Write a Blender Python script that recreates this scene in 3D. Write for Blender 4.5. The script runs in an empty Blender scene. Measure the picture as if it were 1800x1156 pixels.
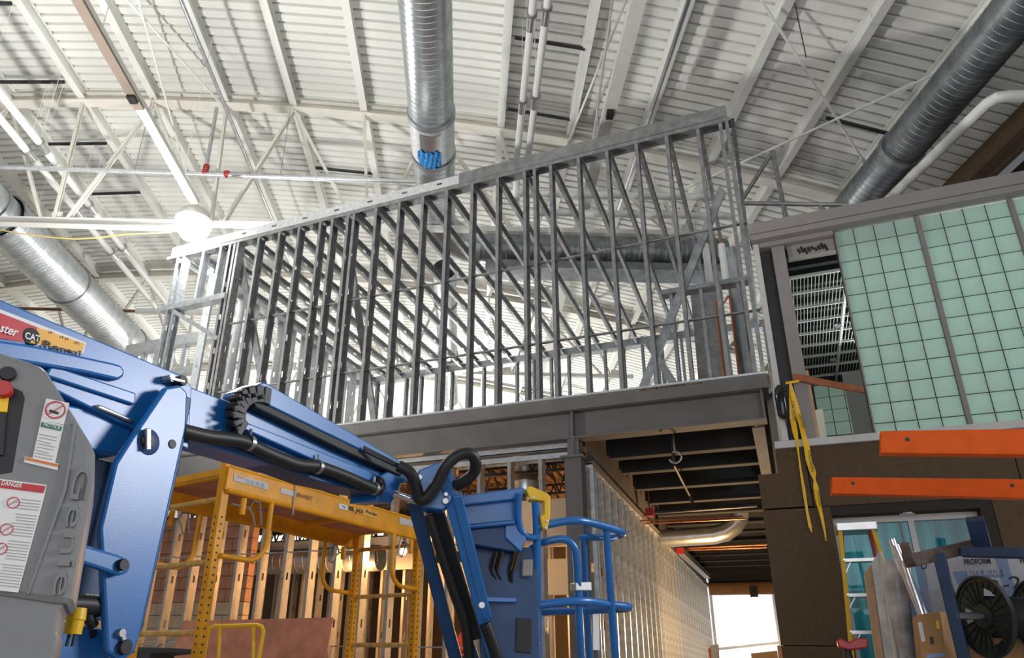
import bpy, bmesh, math, random
import numpy as np
from mathutils import Vector, Matrix

random.seed(7)
SC = bpy.context.scene
COL = SC.collection

# ------------------------------------------------------------------ camera
# world frame: X runs along the mezzanine front, Y into the depth, Z up; eye 1.6 m above the floor
F_PX, PX0, PY0 = 1275.75, 810.28, 651.86          # focal length and principal point for an 1800 px wide frame
PITCH, ROLL, YAW = 0.397516, 0.0277019, 0.4193605
EYE = np.array([0.0, 0.0, 1.6])
_cp, _sp, _cr, _sr = math.cos(PITCH), math.sin(PITCH), math.cos(ROLL), math.sin(ROLL)
_fw = np.array([0, _cp, _sp]); _u0 = np.array([0, -_sp, _cp]); _r0 = np.array([1.0, 0, 0])
_rt = _cr * _r0 + _sr * _u0; _up = -_sr * _r0 + _cr * _u0
_c, _s = math.cos(YAW), math.sin(YAW)
_R = np.array([[_c, -_s, 0], [_s, _c, 0], [0, 0, 1]])
FW, UP, RT = _R @ _fw, _R @ _up, _R @ _rt

cam = bpy.data.cameras.new('camera')
cam.sensor_width = 36.0
cam.lens = F_PX / 1800 * 36.0
cam.shift_x = (900 - PX0) / 1800
cam.shift_y = (PY0 - 578) / 1800
cam.clip_start = 0.05
cam.clip_end = 300
camo = bpy.data.objects.new('camera', cam)
COL.objects.link(camo)
m = Matrix.Identity(4)
for i in range(3):
    m[i][0], m[i][1], m[i][2], m[i][3] = RT[i], UP[i], -FW[i], EYE[i]
camo.matrix_world = m
SC.camera = camo

# ------------------------------------------------------------------ world, lamps, exposure
SC.view_settings.view_transform = 'Standard'
SC.view_settings.look = 'None'
SC.view_settings.gamma = 1.0
SC.view_settings.use_curve_mapping = False
SC.view_settings.exposure = 0.0
w = bpy.data.worlds.new('World'); SC.world = w
w.use_nodes = True
bg = w.node_tree.nodes['Background']
bg.inputs[0].default_value = (0.86, 0.93, 1.0, 1)      # overcast daylight entering through the open sides of the hall
bg.inputs[1].default_value = 0.13

def lamp(name, kind, loc, energy, color=(1, 1, 1), size=0.3, target=None, spot=None, sizey=None):
    l = bpy.data.lights.new(name, kind); l.energy = energy; l.color = color
    if kind == 'AREA':
        l.size = size
        if sizey: l.shape = 'RECTANGLE'; l.size_y = sizey
    else:
        l.shadow_soft_size = size
    if kind == 'SPOT' and spot:
        l.spot_size = spot; l.spot_blend = 0.6
    o = bpy.data.objects.new(name, l); COL.objects.link(o); o.location = loc
    if target is not None:
        o.rotation_euler = (Vector(target) - Vector(loc)).to_track_quat('-Z', 'Y').to_euler()
    return o
lamp('tower_light', 'SPOT', (-9.0, 3.2, 3.2), 2450, (1, .985, .95), .25, target=(-5.5, 7.0, 12), spot=2.05)   # site light tower left of the frame, turned up to the vault
lamp('front_fill', 'AREA', (3.0, -9.0, 4.5), 800, (.97, .98, 1), 15, target=(-2, 10, 6), sizey=7.5)   # added unseen fill, lights the fronts from behind the viewer
lamp('side_glare_fill', 'AREA', (9.5, 9.4, 6.9), 1700, (.95, .96, 1), 4, target=(-2.3, 2.1, 2.5), sizey=2.8)   # added unseen area light that puts the glare on the boom plates
lamp('far_bay_light', 'POINT', (-17.5, 22.5, 6.0), 1500, (1,.99,.96), .3)
lamp('far_bay_light_2', 'POINT', (-10.5, 25.5, 6.0), 3200, (1,.99,.96), .3)
lamp('outdoor_daylight', 'AREA', (-.7, 27.0, 3.0), 260, (.95, .98, 1), 6, target=(-.7, 20, 2.5), sizey=5)  # daylight behind the plastic sheeting

# ------------------------------------------------------------------ helpers
def V(*a): return np.array(a, float)
def nrm(a): a = np.asarray(a, float); return a / np.linalg.norm(a)
def ray(u, v): return (u - PX0) / F_PX * RT - (v - PY0) / F_PX * UP + FW
def aw(u, v, wd): return EYE + ray(u, v) * wd                    # a point wd metres in front of the lens
def on(u, v, pl):                                                # a point of the photograph on a plane of the place
    d = ray(u, v); P, n = pl
    return EYE + d * (((P - EYE) @ n) / (d @ n))
def onz(u, v, z): return on(u, v, (V(0, 0, z), V(0, 0, 1)))
def ony(u, v, y): return on(u, v, (V(0, y, 0), V(0, -1, 0)))
def onx(u, v, x): return on(u, v, (V(x, 0, 0), V(1, 0, 0)))
def zrow(x, y, v):                                               # height at which the upright line over (x, y) meets image row v
    a, b = V(x, y, 0), V(x, y, 12)
    def row(p): q = p - EYE; return PY0 - F_PX * (q @ UP) / (q @ FW)
    for _ in range(60):
        c = (a + b) / 2
        if row(c) > v: a = c
        else: b = c
    return c[2]
def vplane(p, q):                                                # upright plane through two points, normal to the viewer's side
    d = nrm(V(q[0] - p[0], q[1] - p[1], 0)); n = V(d[1], -d[0], 0)
    if n @ (EYE - np.asarray(p)) < 0: n = -n
    return (np.asarray(p, float), n)

class MB:
    def __init__(self): self.v = []; self.f = []
    def add(self, vs, fs):
        o = len(self.v); self.v += [tuple(float(c) for c in p) for p in vs]; self.f += [tuple(i + o for i in f) for f in fs]; return self
    def box(self, lo, hi):
        x0, y0, z0 = lo; x1, y1, z1 = hi
        return self.add([(x0,y0,z0),(x1,y0,z0),(x1,y1,z0),(x0,y1,z0),(x0,y0,z1),(x1,y0,z1),(x1,y1,z1),(x0,y1,z1)],
                        [(0,3,2,1),(4,5,6,7),(0,1,5,4),(1,2,6,5),(2,3,7,6),(3,0,4,7)])
    def obox(self, c, ax, ay, az):                               # oriented box: centre and three half axes
        c = np.asarray(c, float); vs = []
        for k in (-1, 1):
            for i, j in ((-1,-1),(1,-1),(1,1),(-1,1)): vs.append(c + i*ax + j*ay + k*az)
        return self.add(vs, [(0,3,2,1),(4,5,6,7),(0,1,5,4),(1,2,6,5),(2,3,7,6),(3,0,4,7)])
    def bar(self, p, q, a, b, up=(0,0,1)):                       # rectangular bar p->q, a wide, b tall
        p, q = np.asarray(p, float), np.asarray(q, float); d = nrm(q - p); up = np.asarray(up, float)
        if abs(d @ nrm(up)) > .99: up = V(0, 1, 0)
        s = nrm(np.cross(d, up)); t = np.cross(s, d)
        return self.obox((p + q) / 2, (q - p) / 2, s * a / 2, t * b / 2)
    def ext(self, prof, p, q, up=(0,0,1), close=True, caps=True): # 2-D profile (side, up) carried from p to q
        p, q = np.asarray(p, float), np.asarray(q, float); d = nrm(q - p); up = np.asarray(up, float)
        if abs(d @ nrm(up)) > .99: up = V(0, 1, 0)
        s = nrm(np.cross(d, up)); t = np.cross(s, d); n = len(prof)
        vs = [p + a*s + b*t for a, b in prof] + [q + a*s + b*t for a, b in prof]
        fs = [(i, (i+1) % n, (i+1) % n + n, i + n) for i in range(n if close else n - 1)]
        if close and caps: fs += [tuple(range(n-1, -1, -1)), tuple(range(n, 2*n))]
        return self.add(vs, fs)
    def tube(self, path, r, seg=8, caps=True):
        P = [np.asarray(p, float) for p in path]; n = len(P); vs = []; ref = None
        for i in range(n):
            d = nrm((P[min(i+1, n-1)] - P[max(i-1, 0)]))
            if ref is None:
                ref = V(0,0,1) if abs(d[2]) < .9 else V(0,1,0)
            s = np.cross(d, ref); s = s / (np.linalg.norm(s) + 1e-9); t = np.cross(s, d); ref = t
            ri = r[i] if hasattr(r, '__len__') else r
            for k in range(seg):
                a = 2*math.pi*k/seg; vs.append(P[i] + ri*(math.cos(a)*s + math.sin(a)*t))
        fs = [(i*seg+k, i*seg+(k+1) % seg, (i+1)*seg+(k+1) % seg, (i+1)*seg+k) for i in range(n-1) for k in range(seg)]
        if caps: fs += [tuple(range(seg-1, -1, -1)), tuple((n-1)*seg+k for k in range(seg))]
        return self.add(vs, fs)
    def prism(self, pts, off):                                   # polygon pushed along a vector
        n = len(pts); pts = [np.asarray(p, float) for p in pts]
        return self.add(pts + [p + off for p in pts], [tuple(range(n)), tuple(range(2*n-1, n-1, -1))] +
                        [(i, i+n, (i+1) % n + n, (i+1) % n) for i in range(n)])
    def plate(self, pl, pxs, t0=0.0, t1=0.02):                   # outline on a plane, given front offset and thickness
        P, n = pl; return self.prism([on(u, v, (P - n*t0, n)) for u, v in pxs], -n*(t1 - t0))
    def lathe(self, c, axis, prof, seg=24):                      # profile (radius, along) about an axis
        c = np.asarray(c, float); a = nrm(axis); ref = V(0,0,1) if abs(a[2]) < .9 else V(1,0,0)
        s = nrm(np.cross(a, ref)); t = np.cross(s, a); vs = []; n = len(prof)
        for r, h in prof:
            for k in range(seg):
                g = 2*math.pi*k/seg; vs.append(c + a*h + r*(math.cos(g)*s + math.sin(g)*t))
        fs = [(i*seg+k, i*seg+(k+1) % seg, (i+1)*seg+(k+1) % seg, (i+1)*seg+k) for i in range(n-1) for k in range(seg)]
        return self.add(vs, fs)

def drop(mb):                                                    # carry the lower edge of a traced sheet straight down to the floor
    zs = [v[2] for v in mb.v]; cut = (min(zs) + max(zs))/2
    mb.v = [(v[0], v[1], 0.0) if v[2] < cut else v for v in mb.v]
def mesh(name, mb):
    me = bpy.data.meshes.new(name); me.from_pydata(mb.v, [], mb.f); me.validate()
    bm = bmesh.new(); bm.from_mesh(me); bmesh.ops.recalc_face_normals(bm, faces=bm.faces); bm.to_mesh(me); bm.free()
    return me
def obj(name, mb, mat, parent=None, smooth=False, bevel=0.0):
    me = mb if isinstance(mb, bpy.types.Mesh) else mesh(name, mb)
    o = bpy.data.objects.new(name, me); COL.objects.link(o)
    if mat and not me.materials: me.materials.append(M[mat] if isinstance(mat, str) else mat)
    if smooth: 
        for p in me.polygons: p.use_smooth = True
        md = o.modifiers.new('es', 'EDGE_SPLIT'); md.split_angle = math.radians(38)
    if bevel:
        md = o.modifiers.new('bv', 'BEVEL'); md.width = bevel; md.segments = 2; md.limit_method = 'ANGLE'
    if parent is not None:
        o.parent = parent; o.matrix_parent_inverse = Matrix.Translation(-parent.location) if parent.type == 'EMPTY' else Matrix.Identity(4)
    return o
def inst(name, me, loc, parent, rot=None):                       # a further piece sharing its mesh
    o = bpy.data.objects.new(name, me); COL.objects.link(o); o.location = loc
    if rot is not None: o.rotation_euler = rot
    if parent is not None:
        o.parent = parent; o.matrix_parent_inverse = Matrix.Translation(-parent.location) if parent.type == 'EMPTY' else Matrix.Identity(4)
    return o
def thing(name, label, cat, loc=(0,0,0), group=None):
    o = bpy.data.objects.new(name, None); COL.objects.link(o); o.location = Vector([float(c) for c in loc]); o.empty_display_size = .1
    o['label'] = label; o['category'] = cat
    if group: o['group'] = group
    return o
def tag(o, label, cat, group=None):
    o['label'] = label; o['category'] = cat
    if group: o['group'] = group
    return o
def struct(o): o['kind'] = 'structure'; return o
_fonts = {}
def text(name, s, p0, p1, pl, h, mat, parent, ext=0, lift=.002, shear=0, bold=0):  # flat print from p0 towards p1 on a plane
    P, n = pl; a, b = on(*p0, pl), on(*p1, pl); x = nrm(b - a); y = np.cross(n, x)
    cu = bpy.data.curves.new(name, 'FONT'); cu.body = s; cu.size = 1; cu.extrude = .05 if ext else 0; cu.shear = shear; cu.offset = bold
    t = bpy.data.objects.new(name, cu); COL.objects.link(t)
    dg = bpy.context.evaluated_depsgraph_get(); me = bpy.data.meshes.new_from_object(t.evaluated_get(dg))
    bpy.data.objects.remove(t)
    if not len(me.vertices): return None
    xs = [v.co.x for v in me.vertices]; ys = [v.co.y for v in me.vertices]
    sx = np.linalg.norm(b - a) / (max(xs) - min(xs)); x0 = min(xs); sy = h / max(.3, max(ys) - min(min(ys), 0))
    for v in me.vertices:
        q = a + x*(v.co.x - x0)*sx + y*v.co.y*sy + n*(lift + (v.co.z/.05*ext if ext else 0))
        v.co = Vector(q)
    me.name = name; me.materials.clear(); me.materials.append(M[mat])
    return obj(name, me, None, parent)

# ------------------------------------------------------------------ materials
M = {}
def material(name, color, rough=.6, metal=0.0, var=.08, scale=8.0, bump=0.0, bscale=60.0, color2=None, mixat=.5, emit=None, estr=0, trans=0, alpha=1, spec=.5, coat=0):
    m = bpy.data.materials.new(name); m.use_nodes = True; nt = m.node_tree; N = nt.nodes; L = nt.links
    b = N['Principled BSDF']; b.inputs['Roughness'].default_value = rough; b.inputs['Metallic'].default_value = metal
    b.inputs['Specular IOR Level'].default_value = spec; b.inputs['Coat Weight'].default_value = coat
    tc = N.new('ShaderNodeTexCoord')
    no = N.new('ShaderNodeTexNoise'); no.inputs['Scale'].default_value = scale; no.inputs['Detail'].default_value = 5
    L.new(tc.outputs['Object'], no.inputs['Vector'])
    rp = N.new('ShaderNodeValToRGB'); c = V(*color)
    lo = c*(1-var) if color2 is None else c; hi = np.minimum(c*(1+var), 1) if color2 is None else V(*color2)
    rp.color_ramp.elements[0].color = (*lo, 1); rp.color_ramp.elements[1].color = (*hi, 1)
    rp.color_ramp.elements[0].position = max(0, mixat-.2); rp.color_ramp.elements[1].position = min(1, mixat+.2)
    L.new(no.outputs['Fac'], rp.inputs['Fac']); L.new(rp.outputs['Color'], b.inputs['Base Color'])
    if bump:
        n2 = N.new('ShaderNodeTexNoise'); n2.inputs['Scale'].default_value = bscale; n2.inputs['Detail'].default_value = 3
        L.new(tc.outputs['Object'], n2.inputs['Vector'])
        bp = N.new('ShaderNodeBump'); bp.inputs['Strength'].default_value = bump; bp.inputs['Distance'].default_value = .01
        L.new(n2.outputs['Fac'], bp.inputs['Height']); L.new(bp.outputs['Normal'], b.inputs['Normal'])
    if emit: b.inputs['Emission Color'].default_value = (*emit, 1); b.inputs['Emission Strength'].default_value = estr
    if trans: b.inputs['Transmission Weight'].default_value = trans
    if alpha < 1: b.inputs['Alpha'].default_value = alpha
    M[name] = m; return m
material('roof_white', (.80,.80,.765), .55, var=.05, scale=.7)
material('purlin_white', (.82,.82,.78), .5, var=.05, scale=2)
material('truss_white', (.78,.75,.68), .5, var=.06, scale=2)
material('galv', (.50,.53,.55), .36, .75, var=.22, scale=14)
material('stud_grey', (.42,.39,.37), .5, .3, var=.15, scale=11)
material('navy', (.012,.034,.085), .5, var=.25, scale=9)
material('old_steel', (.10,.066,.05), .7, var=.4, scale=14)
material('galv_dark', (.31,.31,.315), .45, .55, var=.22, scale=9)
material('galv_bright', (.72,.75,.77), .34, .6, var=.14, scale=16)
material('duct', (.56,.60,.63), .30, .85, var=.16, scale=5)
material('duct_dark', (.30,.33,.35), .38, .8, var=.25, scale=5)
material('seam', (.42,.45,.48), .35, .85, var=.1)
material('primer', (.15,.14,.135), .72, var=.12, scale=3, bump=.05)
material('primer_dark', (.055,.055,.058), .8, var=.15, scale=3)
material('rust', (.23,.12,.06), .8, var=.3, scale=12)
material('pipe_white', (.86,.86,.84), .5, var=.03)
material('pipe_black', (.03,.03,.035), .5, var=.2)
material('copper', (.50,.19,.10), .38, .6, var=.2)
material('red_paint', (.45,.03,.03), .4, var=.15)
material('raceway', (.75,.74,.70), .5, var=.05)
material('rod', (.90,.89,.85), .45, var=.05)
material('strip_brown', (.30,.235,.19), .5, var=.06)
material('stucco', (.112,.072,.040), .95, var=.13, scale=30, bump=.5, bscale=220)
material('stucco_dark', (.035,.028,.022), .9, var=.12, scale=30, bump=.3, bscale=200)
material('fascia', (.29,.262,.25), .6, var=.05, scale=6)
material('ledge', (.60,.58,.56), .6, var=.05)
material('mullion', (.26,.235,.23), .6, var=.05)
material('groove', (.03,.035,.02), .8, var=.1)
material('black', (.012,.012,.013), .5, var=.2)
material('black_gloss', (.012,.012,.014), .18, var=.1)
material('steel_bright', (.75,.76,.78), .22, .95, var=.06)
material('steel', (.42,.42,.43), .35, .9, var=.12)
material('wood', (.33,.11,.04), .7, var=.25, scale=12)
material('plywood', (.52,.205,.125), .75, var=.22, scale=5, bump=.1)
material('pine', (.55,.34,.19), .7, var=.15, scale=6)
material('drywall', (.62,.58,.52), .85, var=.05, scale=3)
material('cream_block', (.58,.46,.34), .85, var=.1, scale=6)
material('pink_board', (.50,.26,.17), .8, var=.14, scale=7)
material('blue', (.012,.14,.43), .34, var=.1, scale=5, spec=.75, bump=.03, bscale=140)
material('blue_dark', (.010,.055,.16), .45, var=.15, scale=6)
material('grey_plastic', (.21,.21,.212), .42, var=.04, scale=20, bump=.12, bscale=420)
material('white_decal', (.80,.79,.78), .5, var=.02)
material('red_decal', (.52,.02,.03), .45, var=.05)
material('yellow_decal', (.85,.42,.03), .45, var=.05)
material('green_decal', (.02,.19,.09), .5, var=.05)
material('ink', (.02,.02,.022), .6, var=.05)
material('ink_grey', (.40,.40,.40), .6, var=.05)
material('orange_ink', (.70,.19,.03), .5, var=.05)
material('scaf_yellow', (.80,.335,.010), .45, var=.14, scale=7, spec=.35)
material('scaf_worn', (.60,.34,.09), .5, var=.35, scale=22)
material('safety_yellow', (.90,.53,.010), .4, var=.06)
material('rack_orange', (.86,.115,.005), .6, spec=.25, var=.08, scale=12)
material('cardboard', (.40,.21,.085), .8, var=.08, scale=5)
material('cord', (.75,.55,.15), .6, var=.05)
material('foam', (.60,.57,.53), .45, var=.2, scale=9)
material('plastic_wrap', (.42,.38,.36), .25, var=.4, scale=6, bump=.5, bscale=30)
material('carton_white', (.42,.44,.48), .3, var=.06, scale=3, bump=.3, bscale=30)
material('blue_print', (.17,.25,.42), .4, var=.08)
material('teal_vinyl', (.10,.30,.34), .35, var=.3, scale=2)
material('reel', (.016,.022,.018), .5, var=.3, spec=.25)
material('blue_film', (.03,.24,.58), .2, var=.4, scale=25, bump=.6, bscale=40)
material('ladder_yellow', (.70,.42,.02), .5, var=.07)
material('ladder_red', (.38,.03,.03), .5, var=.1)
material('alu', (.62,.62,.63), .35, .85, var=.08)
material('concrete', (.32,.31,.30), .85, var=.1, scale=2)
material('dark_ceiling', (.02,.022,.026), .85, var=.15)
material('grille', (.42,.42,.41), .5, var=.04)
material('panel_brown', (.12,.105,.10), .6, var=.05)
material('lamp_white', (1,1,1), .5, emit=(1,.99,.96), estr=60)
material('lamp_warm', (1,.8,.5), .5, emit=(1,.72,.35), estr=60)
material('bulb_red', (.5,.02,.02), .4)
material('sheet_plastic', (.9,.9,.9), .5, var=.03)
# frosted translucent wall panel: lets the daylight of the room behind through
def translucent(name, col, f):
    m = bpy.data.materials.new(name); m.use_nodes = True; N = m.node_tree.nodes; L = m.node_tree.links
    b = N['Principled BSDF']; b.inputs['Roughness'].default_value = .35
    b.inputs['Base Color'].default_value = (*col, 1)
    t = N.new('ShaderNodeBsdfTranslucent'); t.inputs[0].default_value = (*col, 1)
    no = N.new('ShaderNodeTexNoise'); no.inputs['Scale'].default_value = 1.4; tc = N.new('ShaderNodeTexCoord'); L.new(tc.outputs['Object'], no.inputs['Vector'])
    rp = N.new('ShaderNodeValToRGB'); rp.color_ramp.elements[0].color = (*(V(*col)*.85), 1); rp.color_ramp.elements[1].color = (*np.minimum(V(*col)*1.12, 1), 1)
    rp.color_ramp.elements[0].position = .35; rp.color_ramp.elements[1].position = .65
    L.new(no.outputs['Fac'], rp.inputs['Fac']); L.new(rp.outputs['Color'], t.inputs[0]); L.new(rp.outputs['Color'], b.inputs['Base Color'])
    mx = N.new('ShaderNodeMixShader'); mx.inputs[0].default_value = f
    L.new(b.outputs[0], mx.inputs[1]); L.new(t.outputs[0], mx.inputs[2]); L.new(mx.outputs[0], N['Material Output'].inputs[0]); M[name] = m
translucent('frosted', (.575,.72,.66), .4)
translucent('poly_sheet', (.92,.92,.93), .75)
translucent('teal_film', (.07,.33,.38), .5)
def glassy(name, col, f):
    m = bpy.data.materials.new(name); m.use_nodes = True; N = m.node_tree.nodes; L = m.node_tree.links
    t = N.new('ShaderNodeBsdfTransparent'); t.inputs[0].default_value = (*col, 1)
    g = N.new('ShaderNodeBsdfGlossy'); g.inputs['Roughness'].default_value = .03
    mx = N.new('ShaderNodeMixShader'); mx.inputs[0].default_value = f
    L.new(t.outputs[0], mx.inputs[1]); L.new(g.outputs[0], mx.inputs[2]); L.new(mx.outputs[0], N['Material Output'].inputs[0]); M[name] = m
glassy('glass', (.80,.95,.95), .025)
glassy('clear_wrap', (.85,.9,.95), .18)
# ================================================================== THE SHELL
FAC = 8.08                                             # depth of the mezzanine front
WV = V(-0.3962, 0.9182, 0); UV = V(0.9182, 0.3962, 0)  # along the purlins / across the vaulted roof
_ru = [-24,-20,-15,-12,-9.4,-7.94,-6.48,-5.02,-3.64,-2.22,.52,1.87,4.56,5.77,7.02,9.5,12,15]
_rz = [6.6,8.1,9.55,10.2,10.46,10.49,10.49,10.46,10.39,10.27,10.02,9.78,9.13,8.81,8.45,7.6,6.6,5.2]
_rp = np.polyfit(_ru, _rz, 6)
def zr(u): return float(np.polyval(_rp, u)) + 1.6       # underside of the roof steel
def roof(u, w, z): return UV*u + WV*w + V(0, 0, z)
WT = 11.447

mb = MB(); mb.box((-40,-25,-.2),(30,45,0)); struct(obj('floor', mb, 'concrete'))

# corrugated deck: every rib is folded into the sheet
mb = MB(); us = list(np.arange(-21, 9.0, .66)); ws = []
w0 = 1.0
while w0 < 34:
    ws += [(w0, 0), (w0+.135, 0), (w0+.150, .055), (w0+.188, .055)]; w0 += .2
vs = [roof(u, a, zr(u) + .30 + b) for a, b in ws for u in us]
n = len(us)
mb.add(vs, [(i*n+k, i*n+k+1, (i+1)*n+k+1, (i+1)*n+k) for i in range(len(ws)-1) for k in range(n-1)])
struct(obj('ceiling', mb, 'roof_white'))

# purlins
PU = [-17.6,-16.2,-14.8,-13.45,-12.1,-10.8,-9.4,-7.94,-6.48,-5.02,-3.64,-2.22,-.85,.517,1.865,3.22,4.558,5.774,7.02]
for i, u in enumerate(PU):
    mb = MB(); z = zr(u) + .04
    prof = [(-.07,0),(.07,0),(.07,.03),(.012,.03),(.012,.24),(.07,.24),(.07,.26),(-.07,.26),(-.07,.24),(-.012,.24),(-.012,.03),(-.07,.03)]
    mb.ext(prof, roof(u, 1.0, z), roof(u, 33.5, z))
    special = {-.85: 'white steel roof purlin directly above the big middle duct', 7.02: 'white steel roof purlin directly above the dark duct near the eave', -5.02: 'white steel roof purlin with the thin conduit running under it by the work light'}
    tag(obj('roof_purlin', mb, 'purlin_white'), special.get(u, 'white painted steel roof purlin running under the corrugated deck'), 'beam', 'roof purlins')

# arched trusses
def truss(wt, label, lo=-14.8, hi=7.9, zb=9.22):
    t = thing('roof_truss', label, 'truss', roof(-4, wt, zb))
    mb = MB(); uu = list(np.arange(lo, hi + .01, .35)); 
    prof = [(-.11,0),(.11,0),(.11,.022),(.008,.022),(.008,.19),(.09,.19),(.09,.21),(-.09,.21),(-.09,.19),(-.008,.19),(-.008,.022),(-.11,.022)]
    k = len(prof); vs = [roof(u, wt + a, zr(u) + b) for u in uu for a, b in prof]
    mb.add(vs, [(i*k+j, i*k+(j+1) % k, (i+1)*k+(j+1) % k, (i+1)*k+j) for i in range(len(uu)-1) for j in range(k)])
    obj('top_chord', mb, 'truss_white', t)
    mb = MB(); mb.ext([(-.05,0),(.05,0),(.05,.1),(-.05,.1)], roof(lo, wt, zb), roof(4.5, wt, zb)); obj('bottom_chord', mb, 'purlin_white', t)
    b0 = [-10.78,-7.82,-4.86,-1.9,1.06,4.0]
    tops = {-10.78:[-12.1,-10.8,-9.4], -7.82:[-9.4,-7.94,-6.48], -4.86:[-6.48,-5.02,-3.64], -1.9:[-3.64,-2.22,-.85], 1.06:[-.85,.517,1.865], 4.0:[1.865,3.22,4.558]}
    for b in b0:
        for u in tops[b]:
            if zr(u) - zb < .15: continue
            mb = MB(); p, q = roof(b + .25*(u-b)/1.45, wt, zb + .1), roof(u, wt, zr(u))
            wd = .05
            mb.bar(p + WV*.035, q + WV*.035, .028, wd, up=UV); mb.bar(p - WV*.035, q - WV*.035, .028, wd, up=UV)
            obj('web_member', mb, 'truss_white', t)
        mb = MB(); mb.box((-.1,-.01,-.02),(.1,.01,.2)); me = mesh('gusset_plate', mb); me.materials.append(M['truss_white'])
        inst('gusset_plate', me, Vector(roof(b, wt, zb + .05)), t, (0, 0, math.atan2(UV[1], UV[0])))
truss(WT, 'arched white roof truss crossing above the front of the stud framed room')
truss(18.4, 'white arched roof truss seen through the stud framing behind the upper room')
truss(25.4, 'white arched roof truss farthest down the hall')

# far end wall of the hall and side walls
mb = MB()
pts = [roof(u, 33.6, 0) for u in (-21, 11.5)]
mb.prism([pts[0], pts[1], pts[1] + V(0,0,zr(11)+.2), pts[1]*.6 + pts[0]*.4 + V(0,0,11.3), pts[0]*.6 + pts[1]*.4 + V(0,0,11.9), pts[0] + V(0,0,zr(-21)+.2)], WV*.2)
struct(obj('wall_back', mb, 'drywall'))
mb = MB(); mb.prism([roof(-21,1,0), roof(-21,33.6,0), roof(-21,33.6,zr(-21)+.3), roof(-21,1,zr(-21)+.3)], UV*-.2); struct(obj('wall_left', mb, 'drywall'))

# eave of the roof on the right: dark soffit, brown eave beam
mb = MB(); ue = 8.35
mb.ext([(-.02,0),(.22,0),(.22,.35),(-.02,.35)], roof(ue, 2, zr(ue)-.12), roof(ue, 33, zr(ue)-.12))
mb.ext([(.22,-.06),(.30,-.06),(.30,.02),(.22,.02)], roof(ue, 2, zr(ue)-.12), roof(ue, 33, zr(ue)-.12))
tag(obj('eave_beam', mb, 'stucco'), 'brown steel eave beam at the low edge of the vaulted roof', 'beam')
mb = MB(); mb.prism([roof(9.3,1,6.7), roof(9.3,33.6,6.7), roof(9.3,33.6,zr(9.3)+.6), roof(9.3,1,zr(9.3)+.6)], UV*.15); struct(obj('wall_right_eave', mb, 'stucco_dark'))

# ------------------------------------------------------------------ ducts
def duct(name, label, p, q, r, mat, ribs=.1, bands=(), parent=None, seg=28, hang=()):
    p, q = np.asarray(p, float), np.asarray(q, float)
    t = parent or thing(name, label, 'duct', (p + q)/2 - V(0,0,r)); L_ = np.linalg.norm(q - p); d = nrm(q - p)
    mb = MB(); prof = []; x = 0
    while x < L_ - ribs:                                   # spiral lock seams as raised beads
        prof += [(r, x), (r, x + ribs*.84), (r + .005, x + ribs*.88), (r + .005, x + ribs*.96)]; x += ribs
    prof += [(r, L_)]
    mb.lathe(p, d, prof, seg); obj('duct_tube', mb, mat, t, smooth=True)
    for hs in hang:
        q_ = p + d*hs + V(0,0,r); mb = MB(); mb.tube([q_ - V(0,0,.03), V(q_[0], q_[1], zr(float(q_ @ UV)) + .31)], .007, 6); obj('hanger_rod', mb, 'rod', t)
    for b in bands:
        mb = MB(); mb.lathe(p + d*b, d, [(r,-.05),(r+.03,-.05),(r+.03,.05),(r,.05)], seg); obj('coupling_band', mb, 'seam', t, smooth=True)
    return t
# main duct down the middle, its elbow and its branch
zc = 9.68
a = onz(745, -40, zc); b0 = onz(757, 345, zc); ud = float(a @ UV)
wm = lambda v: float(onz(745 + v*.04, v, zc) @ WV)
T = duct('spiral_duct', 'large round galvanized spiral duct running down the middle of the vault', roof(ud, 5, zc), roof(ud, wm(375), zc), .35, 'duct', bands=(wm(197)-5, wm(268)-5), hang=(2.2, wm(345)-5))
P0 = roof(ud, wm(198), zc)
mb = MB(); mb.lathe(P0, WV, [(.36,0),(.36,wm(262)-wm(198))], 28); obj('access_section', mb, 'galv_bright', T, smooth=True)
mb = MB()                                                   # access door on the underside
dl = wm(240) - wm(210)
for i in range(9):
    g0 = -.5 + i*.111; g1 = g0 + .111
    q = [P0 + WV*(.12 if k in (0, 3) else .12 + dl) + (UV*math.sin(g) - V(0,0,1)*math.cos(g))*.37 for k, g in ((0,g0),(1,g0),(2,g1),(3,g1))]
    mb.add(q, [(0,1,2,3)])
obj('access_door', mb, 'steel_bright', T, smooth=True)
mb = MB(); rnd = random.Random(3)                           # blue film taped over the outlet
g = []
for i in range(25):
    for j in range(9):
        an = -.62 + i*.0425; rr = .38 + .012*rnd.random() + .012*math.sin(i*1.3 + j*.6)
        g.append(P0 + WV*(.12 + dl + .40*j/8*(1 - .25*abs(an+.11)) - .05*abs(math.sin(i*.4))) + (UV*math.sin(an) - V(0,0,1)*math.cos(an))*rr)
mb.add(g, [(i*9+j, i*9+j+1, (i+1)*9+j+1, (i+1)*9+j) for i in range(24) for j in range(8)])
obj('blue_film_cover', mb, 'blue_film', T)
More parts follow.
